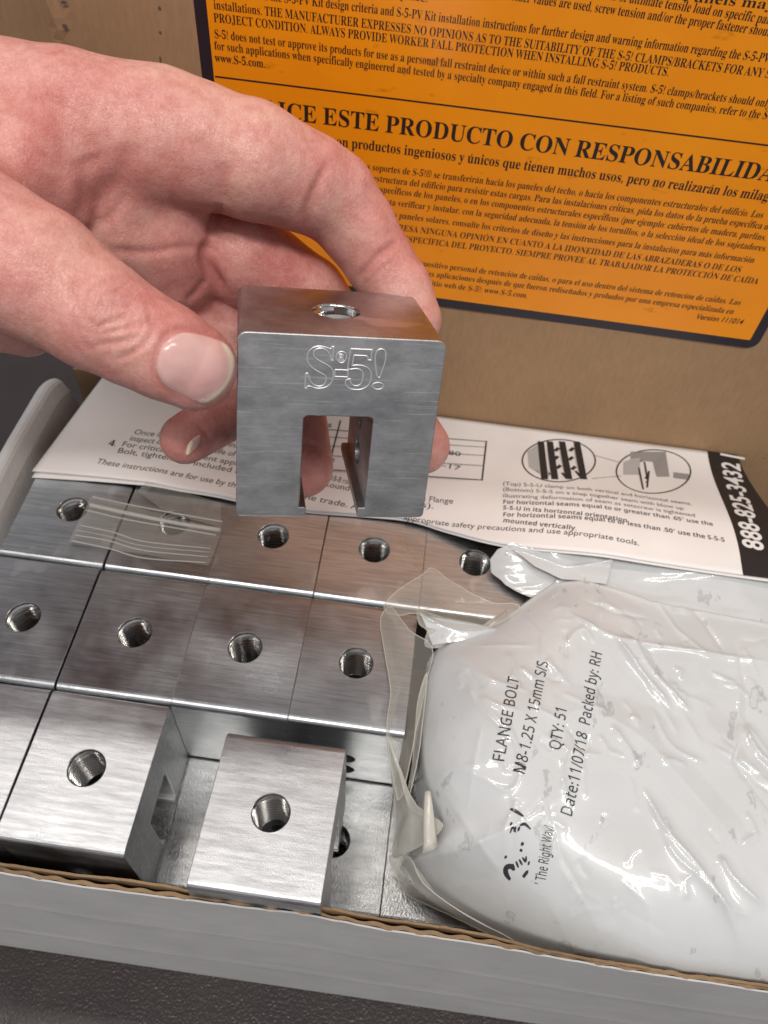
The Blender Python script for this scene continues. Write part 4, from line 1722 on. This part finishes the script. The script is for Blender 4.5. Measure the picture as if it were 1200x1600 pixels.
# folds of the skin: course seen on the skin, depth range, depth of the fold (cm), half width (cm), flush
folds = [
    # knuckle wrinkles of the thumb
    ([(97, 425), (105, 452), (118, 480)], 11, 12.8, .020, .05, .2), ([(137, 470), (147, 452), (168, 440), (188, 436)], 11, 12.8, .024, .045, .25),
    ([(138, 470), (135, 494), (150, 512)], 11, 12.8, .022, .045, .25), ([(150, 513), (172, 503), (198, 496)], 11, 12.8, .024, .045, .25), ([(172, 470), (190, 478), (208, 481)], 11, 12.8, .022, .04, .2),
    ([(146, 540), (186, 534), (218, 529)], 11, 12.8, .022, .05, .2), ([(180, 563), (207, 551), (233, 530), (247, 494)], 11, 12.8, .022, .05, .2), ([(118, 500), (126, 530), (146, 550)], 11, 12.8, .018, .05, .15),
    ([(160, 455), (176, 458), (190, 452)], 11, 12.8, .016, .04, .1), ([(205, 500), (215, 510), (228, 505)], 11, 12.8, .016, .04, .1), ([(225, 470), (235, 490), (232, 515)], 11, 12.8, .016, .05, .1),
    ([(165, 520), (190, 516), (212, 508)], 11, 12.8, .018, .04, .1), ([(110, 445), (116, 470), (128, 492)], 11, 12.8, .015, .04, .1),
    # wall of skin round the nail
    ([(283, 628), (255, 606), (240, 575), (258, 528), (290, 513), (350, 528), (372, 548)], 11, 13.2, .030, .055, .45),
    # web fold and palm lines
    ([(112, 368), (128, 345), (136, 310), (137, 262), (133, 240)], 12.5, 16, .07, .20, .35), ([(126, 332), (160, 300), (186, 280), (197, 250), (205, 222)], 12.5, 16, .045, .20, .25),
    ([(165, 388), (200, 394), (240, 394), (285, 386), (325, 390)], 13, 18, .04, .09, .45), ([(200, 300), (180, 330), (150, 356)], 13, 18, .03, .1, .2),
    ([(345, 318), (335, 345), (330, 372)], 13.5, 18, .05, .09, .5), ([(333, 372), (322, 400), (333, 430), (350, 462)], 13.5, 18, .13, .12, .6), ([(322, 436), (312, 452), (290, 474)], 13.5, 18, .05, .08, .4),
    ([(352, 250), (346, 285), (352, 316)], 13, 16.4, .03, .14, .25),
    # flexion creases of the index finger
    ([(476, 366), (480, 340), (487, 315), (498, 285), (516, 245)], 13.5, 16.5, .055, .09, .5), ([(470, 345), (478, 320), (492, 290)], 13.5, 16.5, .02, .06, .2),
    ([(556, 440), (580, 412), (600, 392), (625, 376)], 14, 17, .045, .08, .5), ([(570, 445), (590, 425), (612, 408)], 14, 17, .015, .05, .2),
    ([(300, 205), (318, 240), (330, 280), (340, 315)], 12.5, 15.5, .03, .16, .15),
    # pinky and ring creases
    ([(300, 655), (315, 668), (330, 690)], 15, 18.5, .03, .06, .4), ([(478, 690), (500, 700), (522, 722)], 15, 19, .02, .06, .3),
]
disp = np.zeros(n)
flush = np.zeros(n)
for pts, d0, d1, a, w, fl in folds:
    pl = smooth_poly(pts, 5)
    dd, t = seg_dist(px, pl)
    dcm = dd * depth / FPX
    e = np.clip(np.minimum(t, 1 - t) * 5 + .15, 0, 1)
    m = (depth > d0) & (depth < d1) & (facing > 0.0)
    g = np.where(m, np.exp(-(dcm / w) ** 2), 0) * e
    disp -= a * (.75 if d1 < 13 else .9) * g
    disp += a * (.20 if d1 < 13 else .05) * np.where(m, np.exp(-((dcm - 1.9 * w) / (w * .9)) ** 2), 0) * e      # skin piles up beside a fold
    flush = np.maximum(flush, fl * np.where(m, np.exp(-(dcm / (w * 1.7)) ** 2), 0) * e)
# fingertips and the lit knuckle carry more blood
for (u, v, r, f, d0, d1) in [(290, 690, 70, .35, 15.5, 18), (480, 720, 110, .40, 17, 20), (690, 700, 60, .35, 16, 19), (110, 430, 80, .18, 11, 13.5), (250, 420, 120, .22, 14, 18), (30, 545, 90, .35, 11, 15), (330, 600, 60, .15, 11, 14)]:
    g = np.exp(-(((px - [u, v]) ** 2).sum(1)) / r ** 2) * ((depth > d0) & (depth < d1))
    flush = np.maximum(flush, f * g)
big = vnoise(co, 0.9, 61) * .018 + vnoise(co, 2.4, 67) * .008 + vnoise(co, 5.5, 71) * .003
co2 = co + no * (disp + big)[:, None]
hand.data.vertices.foreach_set('co', co2.ravel())
at = hand.data.attributes.new('flush', 'FLOAT', 'POINT')
at.data.foreach_set('value', np.clip(flush, 0, 1).astype(np.float32))
hand.data.update()
tag(hand, "bare left hand reaching in from the left, pinching the held clamp between thumb and fingers", 'hand')


def nail(name, outline, tip_line, dome, push, tipw, seed):
    """a nail plate laid on the finger: outline and free edge given where they are seen on the finger"""
    ol = smooth_poly(outline, 5, True)
    c = ol.mean(0)
    n = len(ol)
    R_ = 14
    pts = [c] + [c + (p - c) * (r / R_) for r in range(1, R_ + 1) for p in ol]
    pts = np.array(pts)
    rad = np.array([0] + [r / R_ for r in range(1, R_ + 1) for _ in range(n)])
    rays = np.stack([(pts[:, 0] - 600) / FPX, (800 - pts[:, 1]) / FPX, -np.ones(len(pts))], 1)
    t = np.full(len(pts), 9.0)
    for _ in range(70):
        t += np.clip(hand_sdf(rays * t[:, None]), -.2, .4) * .8
    t = np.clip(t, None, np.median(t) + .5)
    W = rays * t[:, None]
    e = .01
    g = np.stack([hand_sdf(W + np.eye(3)[i] * e) - hand_sdf(W - np.eye(3)[i] * e) for i in range(3)], 1)
    g /= np.linalg.norm(g, axis=1)[:, None] + 1e-9
    off = push + dome * (1 - rad ** 2.2)
    off[rad > .99] -= .03
    W = W + g * off[:, None]
    V = W @ CAM_R + CAM_C
    F = [(0, 1 + k, 1 + (k + 1) % n) for k in range(n)]
    for r in range(R_ - 1):
        for k in range(n):
            a = 1 + r * n + k
            b = 1 + r * n + (k + 1) % n
            F.append((a, a + n, b + n, b))
    F = [f[::-1] for f in F]
    o = mesh_obj(name, V, F, MAT_NAIL, hand, smooth=True)
    dd, _ = seg_dist(pts, smooth_poly(tip_line, 5))
    v = np.clip((tipw - dd) / (.3 * tipw), 0, 1)
    at = o.data.attributes.new('tip', 'FLOAT', 'POINT')
    at.data.foreach_set('value', v.astype(np.float32))
    return o


nail('fingernail', [(245, 572), (252, 545), (267, 527), (290, 519), (325, 525), (350, 534), (363, 548), (368, 566), (363, 592), (346, 617), (320, 632), (283, 617), (254, 598)],
     [(358, 536), (368, 560), (366, 590), (350, 616), (322, 634)], .045, .016, 15, 1)
nail('fingernail', [(291, 712), (292, 700), (296, 691), (305, 683), (314, 679), (312, 692), (303, 704)], [(291, 712), (292, 700), (295, 692)], .02, .012, 6, 2)
